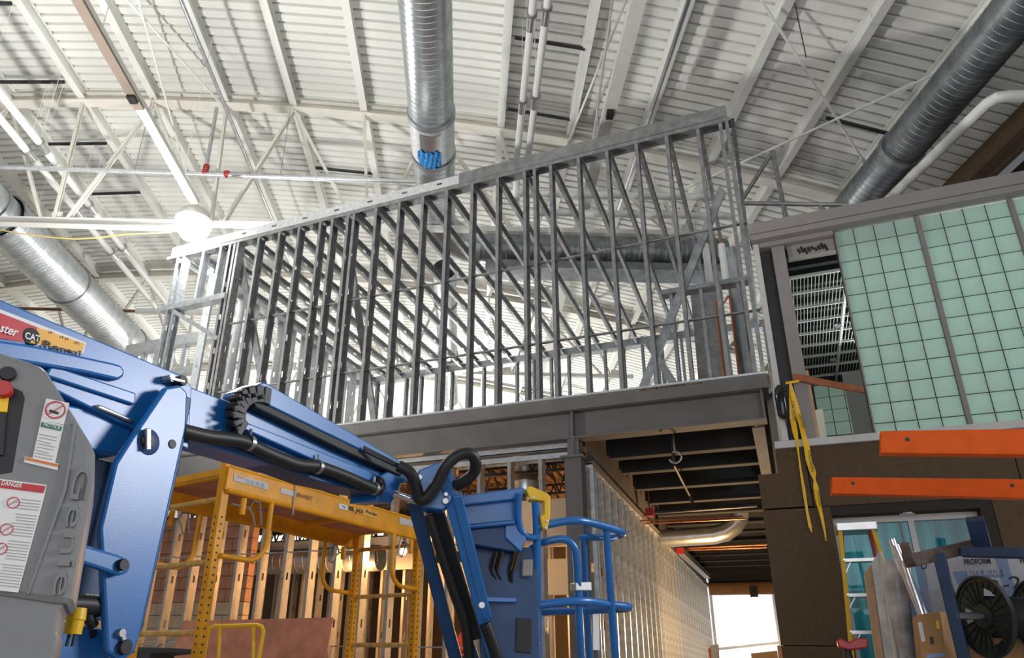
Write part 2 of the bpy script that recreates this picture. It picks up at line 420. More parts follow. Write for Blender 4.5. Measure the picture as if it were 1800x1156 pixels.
# the elbow: mitred gores turning to the right, then the cross branch
c0 = roof(ud, wm(375), zc); mb = MB(); R_ = .75; path = []
for i in range(9):
    an = math.pi/2*i/8; path.append(c0 + WV*(R_*math.sin(an)) + UV*(R_*(1-math.cos(an))) - V(0,0,.25*i/8))
mb.tube(path, .35, 28, caps=False); obj('elbow', mb, 'duct', T)
e0 = path[-1]
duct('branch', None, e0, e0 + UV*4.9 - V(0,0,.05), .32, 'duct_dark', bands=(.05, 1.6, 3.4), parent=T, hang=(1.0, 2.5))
T2 = duct('spiral_duct', 'smaller round spiral duct continuing behind the elbow of the main duct', roof(ud+.1, wm(470), zc-.04), roof(ud+.1, wm(470)+8, zc-.04), .25, 'duct', bands=(1.5, 4.5), hang=(.9, 4.0))
# dark cable tray below the branch
mb = MB(); q = e0 + WV*.03 + V(0,0,-.56); mb.ext([(-.25,0),(.25,0),(.25,.16),(.23,.16),(.23,.02),(-.23,.02),(-.23,.16),(-.25,.16)], q + UV*.2, q + UV*4.9)
for k in (.6, 2.2, 4.2):
    for s in (-.23, .23): h_ = q + UV*k + WV*s; mb.tube([h_ + V(0,0,.01), h_ + V(0,0,.38)], .008, 6)                 # straps up to the duct
tag(obj('cable_tray', mb, 'duct_dark'), 'flat dark steel tray hung below the cross duct', 'tray')
# duct on the left
zl = 9.84; pl_ = onz(118, 498, zl); ul = float(pl_ @ UV)
wl = lambda u, v: float(onz(u, v, zl) @ WV)
wa = wl(15, 380); wb = wl(262, 640)
duct('spiral_duct', 'big round galvanized duct on the left with light glancing along it', roof(ul, wa, zl), roof(ul, wb + 2, zl), .505, 'duct', bands=(0.02, wl(105,500)-wa, wl(218,605)-wa), hang=(1.0, 6.0))
duct('spiral_duct', 'near length of round galvanized duct left of the work light', roof(ul, 5, zl), roof(ul, wa-.01, zl), .445, 'duct', bands=(wa-5.4,), hang=(2.0,))
# dark duct on the right, under the purlin
zd = 9.35; pr = onz(1640, 195, zd); ur = float(pr @ UV)
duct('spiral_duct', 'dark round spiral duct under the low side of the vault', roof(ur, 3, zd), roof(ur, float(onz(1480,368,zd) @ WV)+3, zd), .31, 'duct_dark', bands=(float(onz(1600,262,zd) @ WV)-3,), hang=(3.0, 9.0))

# ------------------------------------------------------------------ piping and raceways under the roof
def run(name, label, cat, u, w0, w1, z, r, mat, bands=(), band_mat='steel_bright', group=None):
    t = thing(name, label, cat, roof(u, w0, z), group)
    mb = MB(); mb.tube([roof(u, w0, z), roof(u, w1, z)], r, 14); obj('pipe', mb, mat, t, smooth=True)
    for w_ in bands:
        mb = MB(); mb.lathe(roof(u, w_, z), WV, [(r*.98,-.14),(r*1.06,-.14),(r*1.06,.14),(r*.98,.14)], 14); obj('sleeve', mb, band_mat, t, smooth=True)
        mb = MB(); mb.lathe(roof(u, w_-.13, z), WV, [(r*1.1,-.02),(r*1.45,-.02),(r*1.45,.02),(r*1.1,.02)], 14); obj('hanger_ring', mb, 'steel', t, smooth=True)
        mb = MB(); mb.tube([roof(u, w_-.13, z+r), roof(u, w_-.13, zr(u)+.2)], .006, 6); obj('hanger_rod', mb, 'rod', t)
    return t
zp = 10.62
for (u_, v_), bb in (((75,258), [(75,258),(155,366),(216,440)]), ((53,272), [(53,272),(133,374),(196,448)])):
    p = onz(u_, v_, zp); run('insulated_pipe', 'white insulated pipe of the pair along the left side of the vault', 'pipe', float(p @ UV), 4, float(onz(300,540,zp) @ WV), zp, .072, 'pipe_white', [float(onz(*q, zp) @ WV) for q in bb], group='left insulated pipes')
p = onz(300, 548, zp-.05)
mb = MB(); mb.tube([p - UV*.95, p + UV*2.6], .082, 14); 
tt = thing('insulated_header', 'white insulated header pipe with rusty end crossing behind the left duct', 'pipe', p); obj('pipe', mb, 'pipe_white', tt, smooth=True)
mb = MB(); mb.tube([p - UV*4.5, p - UV*.93], .044, 10); mb.tube([p - UV*2.9, V(*(p - UV*2.9)[:2], zr(float(p @ UV) - 2.9) + .297)], .008, 6); obj('bare_pipe', mb, 'rust', tt, smooth=True)
mb = MB(); mb.lathe(p + UV*.35, UV, [(.078,-.07),(.09,-.07),(.09,.07),(.078,.07)], 14); obj('sleeve', mb, 'steel_bright', tt, smooth=True)
zq = 9.95
for (u_, v_), bb in (((934,35), [(934,38),(917,186)]), ((960,25), [(960,27),(937,178)])):
    p = onz(u_, v_, zq); uu = float(p @ UV); we = float(onz(905,285,zq) @ WV) + (.24 if u_ > 950 else 0)
    t = run('insulated_pipe', 'white insulated pipe of the pair beside the main duct', 'pipe', uu, 4, we, zq, .055, 'pipe_white', [float(onz(*q, zq) @ WV) for q in bb], group='central insulated pipes')
    mb = MB(); mb.tube([roof(uu, we-.02, zq), roof(uu, we+.05, zq-.1), roof(uu, we+.05, zq-.75)], .062, 14); obj('drop', mb, 'pipe_white', t, smooth=True)
    zz = zq - .62 - (.22 if u_ > 950 else 0)
    mb = MB(); mb.tube([roof(uu, we+.05, zz), roof(uu + 3.6, we+.05, zz)], .062, 14); obj('branch_pipe', mb, 'pipe_white', t, smooth=True)
# sprinkler main with red couplings
SPW = 11.31
pa, pb = on(-60, 291, (WV*SPW, -WV)), on(790, 322, (WV*SPW, -WV))
t = thing('sprinkler_pipe', 'galvanized sprinkler pipe with red couplings crossing in front of the truss', 'pipe', pa)
mb = MB(); mb.tube([pa, pb], .045, 12); obj('pipe', mb, 'galv_bright', t, smooth=True)
for u_, v_ in ((361,303),(399,306)):
    mb = MB(); mb.lathe(on(u_, v_, (WV*SPW, -WV)), nrm(pb-pa), [(.04,-.045),(.065,-.045),(.075,0),(.065,.045),(.04,.045)], 12); obj('coupling', mb, 'red_paint', t, smooth=True)
q0 = on(361, 303, (WV*SPW, -WV)); q1 = on(381, 190, (WV*SPW, -WV))
mb = MB(); mb.tube([q0, q1], .038, 12); obj('riser', mb, 'galv', t, smooth=True)
mb = MB(); mb.lathe(q0 + (q1-q0)*.08, q1-q0, [(.035,-.04),(.06,-.04),(.06,.04),(.035,.04)], 12); obj('coupling', mb, 'red_paint', t, smooth=True)
for u_, v_, tu, tv in ((493,308,509,215),(237,298,252,235)):
    mb = MB(); s = on(u_, v_, (WV*SPW, -WV)); mb.tube([s, V(s[0], s[1], zr(float(s @ UV))+.2)], .008, 6); obj('hanger_rod', mb, 'steel', t)
ug = float(onz(350,95,11.2) @ UV)
mb = MB(); mb.tube([roof(ug, 3, 11.35), roof(ug, 16, 11.35)], .035, 10); tag(obj('conduit', mb, 'galv', smooth=True), 'thin galvanized conduit under a purlin by the work light', 'conduit')
ug = float(onz(1205,35,10.6) @ UV)
mb = MB(); mb.tube([roof(ug, 3, 10.75), roof(ug, 13, 10.75)], .035, 10); tag(obj('conduit', mb, 'galv', smooth=True), 'thin grey conduit strapped beside a purlin right of the raceway', 'conduit')
# surface raceways
def raceway(label, px_pts, z, wd, w1, box, hang_at=(4.0, 7.0, 10.0)):
    p = onz(*px_pts, z); u = float(p @ UV); t = thing('raceway', label, 'channel', p)
    mb = MB(); mb.ext([(-wd/2,0),(wd/2,0),(wd/2,.09),(wd/2-.012,.09),(wd/2-.012,.012),(-wd/2+.012,.012),(-wd/2+.012,.09),(-wd/2,.09)], roof(u, 2.5, z), roof(u, w1, z)); obj('channel', mb, 'raceway', t)
    for hw in hang_at:
        q = roof(u, hw, z + .05); mb = MB(); mb.tube([q, V(q[0], q[1], zr(u) + .31)], .006, 6); obj('hanger_rod', mb, 'rod', t)
    for bx in box:
        q = onz(*bx, z); w_ = float(q @ WV); mb = MB(); mb.obox(roof(u, w_, z-.04), UV*.055, WV*.07, V(0,0,.05)); obj('junction_box', mb, 'black', t)
    return t
zw = 9.12
t = raceway('long white raceway channel leading down to the work light', (178,70), zw, .15, 10.62, [(216,168)])
p = onz(178,70,zw); mb = MB(); u = float(p @ UV); mb.obox(roof(u, float(onz(178,70,zw) @ WV)-1.05, zw-.02), UV*.069, WV*2.28, V(0,0,.02)); obj('underside_strip', mb, 'strip_brown', t)  # plain brown strip under part of the channel
raceway('long white raceway channel right of the central pipes', (1100,90), 9.9, .2, 24, [(1065,197)])
# cross-bracing rods
def rod(label, p, q, r=.021, tb=.5):
    t = thing('brace_rod', label, 'rod', p); mb = MB(); mb.tube([p, q], r, 8); obj('rod', mb, 'rod', t, smooth=True)
    d = nrm(q-p); c = p + (q-p)*tb; s = nrm(np.cross(d, FW)); mb = MB()
    mb.tube([c - d*.16 + s*.0, c - d*.13 + s*.03, c + d*.13 + s*.03, c + d*.16], .008, 6); mb.tube([c - d*.16, c - d*.13 - s*.03, c + d*.13 - s*.03, c + d*.16], .008, 6); obj('turnbuckle', mb, 'rod', t)
def rp(u, v, off=.0):                                     # a point on the roof steel seen at a pixel
    d = ray(u, v); lo, hi = 2.0, 40.0
    for _ in range(60):
        mdp = (lo+hi)/2; q = EYE + d*mdp
        if q[2] < zr(float(q @ UV)) - off: lo = mdp
        else: hi = mdp
    return EYE + d*lo
rod('white brace rod running up to the right over the green panel wall', rp(1200,333,.9), rp(1850,36,.15), tb=.68)
rod('white brace rod crossing down behind the panel wall parapet', rp(1325,-20,.1), rp(1575,372,.5), tb=.75)
rod('thin white brace rod meeting the truss left of the main duct', rp(215,-10,.1), rp(397,192,.1), tb=.1)
rod('thin white brace rod dropping behind the raceway by the work light', rp(240,-10,.1), rp(341,352,.7), tb=.78)
rod('thin white brace rod near the central pipes', rp(1105,-10,.1), rp(1000,247,.1), tb=.4)
rod('second thin white brace rod near the central pipes', rp(1078,-10,.24), rp(1042,250,.3), tb=.2)
# black pipes between the purlins
def bpipe(p0, p1, off=.0):
    a, b = rp(*p0, off), rp(*p1, off); mb = MB(); mb.tube([a, b], .035, 8)
    tag(obj('cross_pipe', mb, 'pipe_black', smooth=True), 'short black pipe crossing between two purlins under the deck', 'pipe', 'black cross pipes')
for a, b in (((0,144),(113,144)),((86,253),(187,252)),((157,341),(247,338)),((905,66),(1028,86)),((892,192),(1002,210)),((555,295),(655,305)),((1452,207),(1574,238)),((0,6),(20,6))): bpipe(a, b, -.05)
# white bent pipe and dark frame by the right eave
t = thing('bent_pipe', 'white bent pipe below the dark duct near the eave', 'pipe', rp(1740,180,.6))
mb = MB(); zb_ = 8.6; mb.tube([onz(1540,372,zb_), onz(1735,182,zb_), onz(1752,172,zb_), onz(1772,169,zb_), onz(1830,168,zb_)], .075, 12); obj('pipe', mb, 'pipe_white', t, smooth=True)
t = thing('pipe_frame', 'dark pipe frame with a triangular brace above the panel wall', 'frame', ony(1380,388,10.5))
P_ = lambda u, v: ony(u, v, 10.5)
for a, b in (((1300,357),(1492,360)),((1304,352),(1357,268)),((1358,266),(1383,392)),((1440,363),(1470,385))):
    mb = MB(); mb.tube([P_(*a), P_(*b)], .035, 8); obj('bar', mb, 'galv_dark', t, smooth=True)
mb = MB(); q = rp(1397,5); mb.tube([q, q - V(0,0,1.05)], .008, 6); tag(obj('hanger_rod', mb, 'pipe_black'), 'lone thin hanger rod dangling from a right purlin', 'rod')
# wires
def wire(a, b, off=.1):
    q = rp(*a, .0); mb = MB(); e = aw(b[0], b[1], float((q-EYE) @ FW)*1.0); mb.tube([q, e], .004, 5)
    tag(obj('hanger_wire', mb, 'rod'), 'thin hanger wire hanging from the roof steel', 'wire', 'hanger wires')
for a, b in (((92,145),(70,205)),((112,147),(84,235)),((165,254),(150,330)),((186,256),(176,330)),((228,342),(214,392)),((246,342),(232,392)),((1500,165),(1508,195)),((1617,252),(1625,280)),((22,10),(0,72))): wire(a, b)
# yellow cord slung from the bottom chord
mb = MB(); mb.tube([on(u, v, (WV*11.3, -WV)) for u, v in ((-10,402),(40,411),(90,417),(130,420),(170,418),(215,412),(262,410),(300,408))], .012, 6)
tag(obj('power_cord', mb, 'cord', smooth=True), 'yellow cord slung below the truss chord towards the work light', 'cord')
# the work light
lp = on(340, 395, (WV*10.9, -WV))
t = thing('work_light', 'blazing white work light at the left end of the stud wall', 'lamp', lp)
mb = MB(); mb.lathe(lp, V(0,0,1), [(.01,.37),(.1,.36),(.24,.26),(.31,.1),(.32,.07)], 24); obj('reflector_housing', mb, 'raceway', t, smooth=True)
mb = MB(); mb.lathe(lp, V(0,0,1), [(.005,-.31),(.17,-.26),(.27,-.14),(.31,.0),(.30,.07),(.005,.08)], 24); obj('diffuser_globe', mb, 'lamp_white', t, smooth=True)
mb = MB(); mb.tube([lp + V(0,0,.34), lp + V(0,0,.42), lp + V(0,0,.44) + WV*.1, roof(float(lp @ UV), 11.41, lp[2] + .44)], .015, 8); obj('stem', mb, 'steel', t)
lamp('work_light_source', 'POINT', tuple(lp - V(0,0,.45)), 520, (1,.98,.95), .2)
mb = MB(); mb.bar(on(-20,393,(WV*11.25,-WV)), on(345,404,(WV*11.25,-WV)), .05, .07); tag(obj('support_strut', mb, 'raceway'), 'white strut carrying the work light along the truss chord', 'strut')
# ================================================================== STEEL FRAME OF THE MEZZANINE
Z0 = 4.75                                             # deck level
def ibeam(mb, p, q, h, b, tf=.02, tw=.014):
    pr = [(-b/2,0),(b/2,0),(b/2,tf),(tw/2,tf),(tw/2,h-tf),(b/2,h-tf),(b/2,h),(-b/2,h),(-b/2,h-tf),(-tw/2,h-tf),(-tw/2,tf),(-b/2,tf)]
    mb.ext(pr, p, q)
FB = FAC + .10
t = thing('steel_beam', 'long grey steel front beam under the stud wall', 'beam', (-5, FB, 4.24))
mb = MB(); ibeam(mb, V(-11.5, FB, 4.24), V(.02, FB, 4.24), .36, .20); obj('i_section', mb, 'primer', t)
mb = MB(); mb.box((-11.5, FAC-.02, 4.595),(.08, FAC+.4, Z0-.005)); mb.box((-11.5, FAC-.03, 4.585),(.08, FAC-.018, Z0)); obj('edge_angle', mb, 'primer', t)
for x in (-2.13, -.0):
    mb = MB(); mb.box((x-.012, FAC, 4.26),(x+.012, FB+.1, 4.585)); obj('stiffener', mb, 'primer', t)
mb = MB()
for k in range(260):
    x = random.choice([random.uniform(-1.3,-.9), random.uniform(-5.2,-3.6), random.uniform(-1.0,-.6)]); z = 4.735 - abs(random.gauss(0, .008)); s = random.uniform(.002,.007)
    mb.box((x-s, FAC-.034, z-s),(x+s, FAC-.029, z+s*.6))
o = obj('rust_specks', mb, 'rust', t); o['kind'] = 'stuff'
# column
t = thing('steel_column', 'square grey steel column under the joint of the two beams', 'column', (-2.13, FB, 0))
mb = MB(); mb.box((-2.235, FB-.1, 0),(-2.035, FB+.1, 4.0)); obj('shaft', mb, 'primer', t)
mb = MB(); mb.box((-2.28, FB-.13, 4.0),(-2.0, FB+.13, 4.03)); obj('cap_plate', mb, 'primer', t)
mb = MB(); mb.box((-2.20, FB-.08, 4.03),(-2.06, FB-.065, 4.24)); mb.box((-2.145, FB-.1, 4.03),(-2.115, FB+.1, 4.24)); mb.box((-2.20, FB+.065, 4.03),(-2.06, FB+.08, 4.24)); obj('stub', mb, 'primer', t)
# beam over the hall wall and the right end beam
mb = MB(); ibeam(mb, V(-2.03, FB+.14, 3.99), V(-2.03, 21.2, 3.99), .6, .18); tag(obj('steel_beam', mb, 'primer'), 'grey steel beam running back over the hall stud wall', 'beam')
mb = MB(); ibeam(mb, V(-.08, FB+.14, 4.22), V(-.08, 20.84, 4.22), .37, .13); tag(obj('steel_beam', mb, 'primer'), 'grey steel end beam running back beside the brown wall', 'beam')
# floor joists over the hall
for i, y in enumerate([9.18, 9.95, 10.95, 11.95, 12.95, 13.95, 14.9, 15.8, 16.7, 17.6, 18.5, 19.4, 20.3]):
    t = thing('floor_joist', 'dark steel hall joist next behind the front beam' if i == 0 else 'dark steel hall joist next to the bright hall end' if i == 12 else 'dark steel floor joist spanning the hall ceiling', 'joist', (-1, y, 4.24), 'hall ceiling joists')
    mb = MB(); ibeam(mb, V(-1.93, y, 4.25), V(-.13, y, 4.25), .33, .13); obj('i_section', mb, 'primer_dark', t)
    mb = MB(); mb.box((-1.96, y-.05, 4.3),(-1.9, y-.02, 4.52))
    for k in range(3): mb.box((-1.95, y-.07, 4.33+k*.08),(-1.91, y-.05, 4.36+k*.08))
    obj('bolted_clip', mb, 'primer_dark', t)
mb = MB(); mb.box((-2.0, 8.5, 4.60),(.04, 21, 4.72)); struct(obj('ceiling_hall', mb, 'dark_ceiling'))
# deck of the upper floor (kept back of the stud wall line)
mb = MB()
for i in range(60):
    x = -11.4 + i*.16
    if x < -2.15: mb.box((x, 8.6, 4.60),(x+.09, 14.4, 4.68))
mb.box((-11.4, 8.5, 4.68),(-2.1, 14.4, 4.74)); mb.box((-2.1, 8.5, 4.725),(.05, 14.4, 4.745))
struct(obj('floor_upper', mb, 'rust'))

# ================================================================== STUD FRAMING
def stud_mesh(length, w=.152, fl=.045, holes=True, name='stud', mat='galv'):
    """upright C stud along +Z; web in the YZ plane at x=0, flanges along +x"""
    mb = MB(); hz = []
    if holes:
        z = .35
        while z < length - .25: hz.append(z); z += .61
    hy, hh = .019, .05
    z0 = 0; yc = w/2
    def quad(y0, y1, a, b): mb.add([(0,y0,a),(0,y1,a),(0,y1,b),(0,y0,b)], [(0,1,2,3)])
    for z in hz:
        quad(0, w, z0, z-hh); quad(0, yc-hy, z-hh, z+hh); quad(yc+hy, w, z-hh, z+hh); z0 = z+hh
    quad(0, w, z0, length)
    for y, s in ((0, 1), (w, -1)):
        mb.add([(0,y,0),(fl,y,0),(fl,y,length),(0,y,length)], [(0,1,2,3)])
        mb.add([(fl,y,0),(fl,y+s*.012,0),(fl,y+s*.012,length),(fl,y,length)], [(0,1,2,3)])
    me = mesh(name, mb); me.materials.append(M[mat]); return me
def track(mb, p, q, w, h, up=1):                       # U-shaped track on its back, legs up or down
    tt = .004
    mb.ext([(-w/2,0),(w/2,0),(w/2,h*up),(w/2-tt,h*up),(w/2-tt,tt*up),(-w/2+tt,tt*up),(-w/2+tt,h*up),(-w/2,h*up)], p, q)
ZT = 8.32
# ---- upper front wall
T = thing('stud_wall', 'tall steel stud wall standing on the front beam of the mezzanine', 'wall frame', (-4, FAC+.08, Z0))
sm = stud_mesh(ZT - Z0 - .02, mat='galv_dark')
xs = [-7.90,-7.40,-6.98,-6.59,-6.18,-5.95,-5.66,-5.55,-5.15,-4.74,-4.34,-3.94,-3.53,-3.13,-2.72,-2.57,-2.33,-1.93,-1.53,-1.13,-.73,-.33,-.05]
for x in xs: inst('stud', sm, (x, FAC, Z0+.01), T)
for x in (-7.83, .03): inst('stud', sm, (x + .045, FAC + .152, Z0+.01), T, (0, 0, math.pi))
for x in (-8.0,): inst('stud', sm, (x, FAC, Z0+.01), T)
sl = stud_mesh(ZT - Z0 - .02, mat='galv')
for x in (-9.16,-9.02,): inst('stud', sl, (x, FAC, Z0+.01), T)
ss = stud_mesh(.98, mat='galv_bright')
for x in (-8.58,-8.2): inst('stud', ss, (x, FAC, 7.34), T)
mb = MB(); mb.box((-9.3, FAC-.01, 7.24),(-7.9, FAC+.15, 7.34)); obj('header', mb, 'galv', T)
mb = MB(); mb.bar(V(-9.0, FAC+.02, 7.2), V(-7.9, FAC+.02, 6.5), .05, .07); obj('strap_brace', mb, 'galv', T)
mb = MB(); track(mb, V(-9.4, FAC+.076, Z0), V(.10, FAC+.076, Z0), .158, .035); obj('bottom_track', mb, 'galv_bright', T)
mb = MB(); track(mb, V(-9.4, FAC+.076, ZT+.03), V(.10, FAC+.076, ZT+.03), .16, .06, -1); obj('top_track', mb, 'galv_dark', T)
# header laid on the top track: pale punched stud at the left, dark joist track at the right
xj = float(ony(807,318,FAC)[0]); 
mb = MB(); hx = -9.3; x = hx; z0, z1 = ZT+.035, ZT+.19
hs = [float(ony(u, v, FAC)[0]) for u, v in ((382,420),(431,406),(483,394),(537,380),(593,366),(651,352),(712,337),(773,322))] + [-8.9]
hs.sort()
for h in hs:
    if h > xj - .1: continue
    mb.box((x, FAC-.012, z0),(h-.045, FAC-.004, z1)); mb.box((h-.045, FAC-.012, z0),(h+.045, FAC-.004, z0+.062)); mb.box((h-.045, FAC-.012, z0+.098),(h+.045, FAC-.004, z1)); x = h+.045
mb.box((x, FAC-.012, z0),(xj, FAC-.004, z1)); mb.box((hx, FAC-.004, z1-.006),(xj, FAC+.16, z1)); mb.box((hx, FAC-.004, z0),(xj, FAC+.16, z0+.006))
obj('punched_header', mb, 'galv_bright', T)
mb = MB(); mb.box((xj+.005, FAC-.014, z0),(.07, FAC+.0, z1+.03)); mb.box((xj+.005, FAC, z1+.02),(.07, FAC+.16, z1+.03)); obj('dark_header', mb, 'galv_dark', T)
for z in (6.76, 5.57):
    mb = MB(); mb.box((-7.85 if z > 6 else -7.9, FAC+.06, z),(.12, FAC+.1, z+.018)); obj('bridging_channel', mb, 'galv_dark', T)
B2 = (V(0, FAC+.03, 0), V(0,-1,0))
for a, b in (((1122,682),(1275,318)),): 
    mb = MB(); mb.plate((V(0,FAC+.17,0),V(0,-1,0)), [(1121,684),(1136,684),(1275,336),(1264,326)], 0, .04); obj('diagonal_brace', mb, 'galv', T)
mb = MB(); mb.plate((V(0,FAC+.17,0),V(0,-1,0)), [(416,455),(425,452),(466,672),(455,676)], 0, .05); obj('diagonal_brace', mb, 'galv_dark', T)
mb = MB(); mb.plate((V(0,FAC+.3,0),V(0,-1,0)), [(612,470),(622,470),(662,742),(652,745)], 0, .05); obj('diagonal_brace', mb, 'galv_dark', T)
# ---- ceiling joists of the upper room
T = thing('joist_frame', 'flat ceiling frame of steel joists over the upper stud room', 'ceiling frame', (-4, 11, 8.15))
YB = 14.2
jm = stud_mesh(YB - FAC - .02, w=.152, fl=.05, mat='galv')
for i in range(24):
    x = -9.1 + i*.4
    o = inst('joist', jm, (x, FAC+.01, ZT), T, (-math.pi/2, 0, 0))
# ---- back wall of the upper room
T = thing('stud_wall', 'steel stud wall at the rear of the upper room', 'wall frame', (-4, YB, Z0))
bm_ = stud_mesh(8.16 - Z0, mat='galv')
for i in range(25):
    inst('stud', bm_, (-9.4 + i*.4, YB, Z0), T)
inst('stud', bm_, (-1.9, YB, Z0), T); inst('stud', bm_, (-1.82, YB, Z0), T)
mb = MB(); mb.box((-9.6, YB-.02, 8.14),(.3, YB+.17, 8.30)); obj('top_track', mb, 'galv', T)
for a, b in (((1010+20,690-60),(1190,690)),):
    pass
mb = MB(); mb.plate((V(0,YB-.05,0),V(0,-1,0)), [(1125,590),(1140,592),(1195,678),(1178,680)], 0, .04); obj('kicker', mb, 'galv', T)
# ---- bright side partition on the left and low wall outside
T = thing('stud_wall', 'bright steel stud partition running back from the front wall near the work light', 'wall frame', (-8.3, 11, Z0))
pm = stud_mesh(3.3, mat='galv_bright')
for i in range(14): inst('stud', pm, (-8.6, 8.5 + i*.4, Z0), T, (0, 0, math.pi/2))
mb = MB(); mb.box((-8.76, 8.4, 8.03),(-8.58, 14.2, 8.12)); obj('top_track', mb, 'galv_bright', T)
YL = 10.6
T = thing('stud_wall', 'low bright stud wall with a wide header beyond the opening', 'wall frame', (-10.5, YL, Z0))
a, b = ony(222,612,YL), ony(438,578,YL); zt = (a[2]+b[2])/2
mb = MB(); mb.box((a[0], YL-.02, zt-.12),(b[0], YL+.15, zt+.12)); obj('header', mb, 'galv_bright', T)
lm = stud_mesh(zt - .12 - Z0, mat='galv_bright'); x = a[0] + .1
while x < b[0]:
    inst('stud', lm, (x, YL, Z0), T); x += .4
c0 = ony(300,655,YL); mb = MB(); mb.box((c0[0], YL-.02, c0[2]-.08),(ony(346,642,YL)[0], YL+.13, c0[2]+.08)); obj('sill', mb, 'galv_bright', T)

# ---- lower front wall, behind the scaffold
YF = FAC + .22; ZL = 4.12
T = thing('stud_wall', 'lower steel stud wall below the front beam behind the yellow scaffold', 'wall frame', (-6, YF, 0))
lw = stud_mesh(ZL, mat='stud_grey')
for i in range(24): inst('stud', lw, (-2.58 - i*.406, YF + .152, 0), T, (0, 0, math.pi))
mb = MB(); track(mb, V(-12.0, YF+.076, ZL+.02), V(-2.14, YF+.076, ZL+.02), .16, .06, -1); mb.box((-12.0, YF-.06, ZL+.05),(-2.21, YF-.05, ZL+.12)); mb.box((-12.0, YF-.06, ZL+.05),(-2.21, YF+.1, ZL+.06)); obj('top_track', mb, 'galv_bright', T)
for z in (1.9, 3.1):
    mb = MB(); mb.box((-12, YF+.06, z),(-2.6, YF+.1, z+.015)); obj('bridging_channel', mb, 'galv', T)
# ---- hall side wall
T = thing('stud_wall', 'long steel stud wall running down the left side of the hall', 'wall frame', (-2.05, 14, 0))
hm = stud_mesh(3.93, mat='galv')
y = FB + .3
ys = []
while y < 20.8: ys.append(y); y += .405
for y in ys: inst('stud', hm, (-1.97, y, 0), T, (0, 0, math.pi/2))
mb = MB(); mb.box((-2.13, FB+.15, 3.93),(-1.96, 21, 3.97)); obj('top_track', mb, 'galv_bright', T)
inst('stud', hm, (-2.0, FB+.16, 0), T); 
# ---- rooms behind: far partition of studs, drywall, block wall
T = thing('stud_wall', 'second row of warm lit studs inside the lower room', 'wall frame', (-6, 11.2, 0))
lw2 = stud_mesh(3.98, mat='stud_grey')
for i in range(20): inst('stud', lw2, (-2.9 - i*.42, 11.2 + (.0 if i % 3 else .12), 0), T, (0, 0, math.pi))
T = thing('stud_wall', 'third row of studs at the rear of the lower room', 'wall frame', (-6, 12.9, 0))
for i in range(18): inst('stud', lw, (-3.1 - i*.45, 13.05, 0), T, (0, 0, math.pi))
mb = MB(); mb.box((-12, 14.6, 0),(-2.2, 14.8, 4.5)); struct(obj('wall_room_back', mb, 'stucco'))
# block wall at the far left: courses of single blocks
T = struct(bpy.data.objects.new('wall_room_left', None)); COL.objects.link(T); T.location = (-10, 9.6, 0)
mb = MB(); mb.box((0,0,0),(.39,.15,.19)); me = mesh('block', mb); me.materials.append(M['pink_board'])
me2 = mesh('block', mb); me2.materials.append(M['cream_block'])
hb = []
for nm in ('cream_block', 'pink_board'): mb = MB(); mb.box((0,0,0),(.19,.15,.19)); hb.append(mesh('block', mb)); hb[-1].materials.append(M[nm])
for r in range(20):
    for c in range(7):
        inst('block', me if r > 12 else me2, (-10.9 + c*.4 + (.2 if r % 2 else 0), 9.6, r*.2), T)
    if not r % 2: inst('block', hb[r > 12], (-8.1, 9.6, r*.2), T)
# open web joists and warm deck over the lower room
for i in range(5):
    y = 8.9 + i*1.25
    t = thing('bar_joist', 'black open web bar joist under the deck of the lower room', 'joist', (-6, y, 4.1), 'bar joists of the lower room')
    mb = MB(); mb.bar(V(-11.3,y,4.1), V(-2.3,y,4.1), .05, .035); mb.bar(V(-11.3,y,4.55), V(-2.3,y,4.55), .05, .035); obj('chords', mb, 'pipe_black', t)
    mb = MB()
    for k in range(30):
        x = -11.3 + k*.3; mb.bar(V(x,y,4.1), V(x+.15,y,4.55), .02, .02); mb.bar(V(x+.15,y,4.55), V(x+.3,y,4.1), .02, .02)
    obj('web_rods', mb, 'pipe_black', t)
# duct and soffit inside
mb = MB(); mb.box((-4.6, 9.4, 3.35),(-2.3, 10.3, 3.85)); [mb.box((x, 9.8, 3.8),(x+.03, 9.83, 4.62)) for x in (-4.4, -2.6)]; t = tag(obj('soffit_box', mb, 'drywall', bevel=.01), 'pale boxed soffit behind the control box of the lift', 'soffit')
duct('round_duct', 'short bright round duct stub behind the upper studs', V(-3.1, 9.2, 3.86), V(-3.1, 9.2, 4.61), .17, 'duct', ribs=.2)
t = duct('round_duct', 'round duct crossing inside the lower room behind the studs', V(-8.6, 10.3, 3.3), V(-5.9, 10.3, 3.3), .2, 'duct', ribs=.15)
for x in (-8.2, -6.3): mb = MB(); mb.tube([V(x,10.3,3.5), V(x,10.3,4.62)], .008, 6); obj('hanger_rod', mb, 'steel', t)
# red stairs seen inside
t = thing('stair', 'red painted steel stair inside the lower room', 'stair', (-4.9, 12.2, 0))
mb = MB(); mb.prism([V(-5.8,12.0,1.2), V(-5.8,12.0,1.5), V(-4.4,12.0,3.4), V(-4.4,12.0,3.05)], V(0,.04,0)); mb.prism([V(-4.4,12.0,3.05),V(-4.4,12.0,3.4),V(-3.6,12.0,3.4),V(-3.6,12.0,3.05)], V(0,.04,0)); obj('stringer', mb, 'red_paint', t)
for k in range(10):
    mb = MB(); mb.box((-5.8+k*.14, 12.04, 1.35+k*.19),(-5.62+k*.14, 12.85, 1.38+k*.19)); obj('tread', mb, 'red_paint', t)
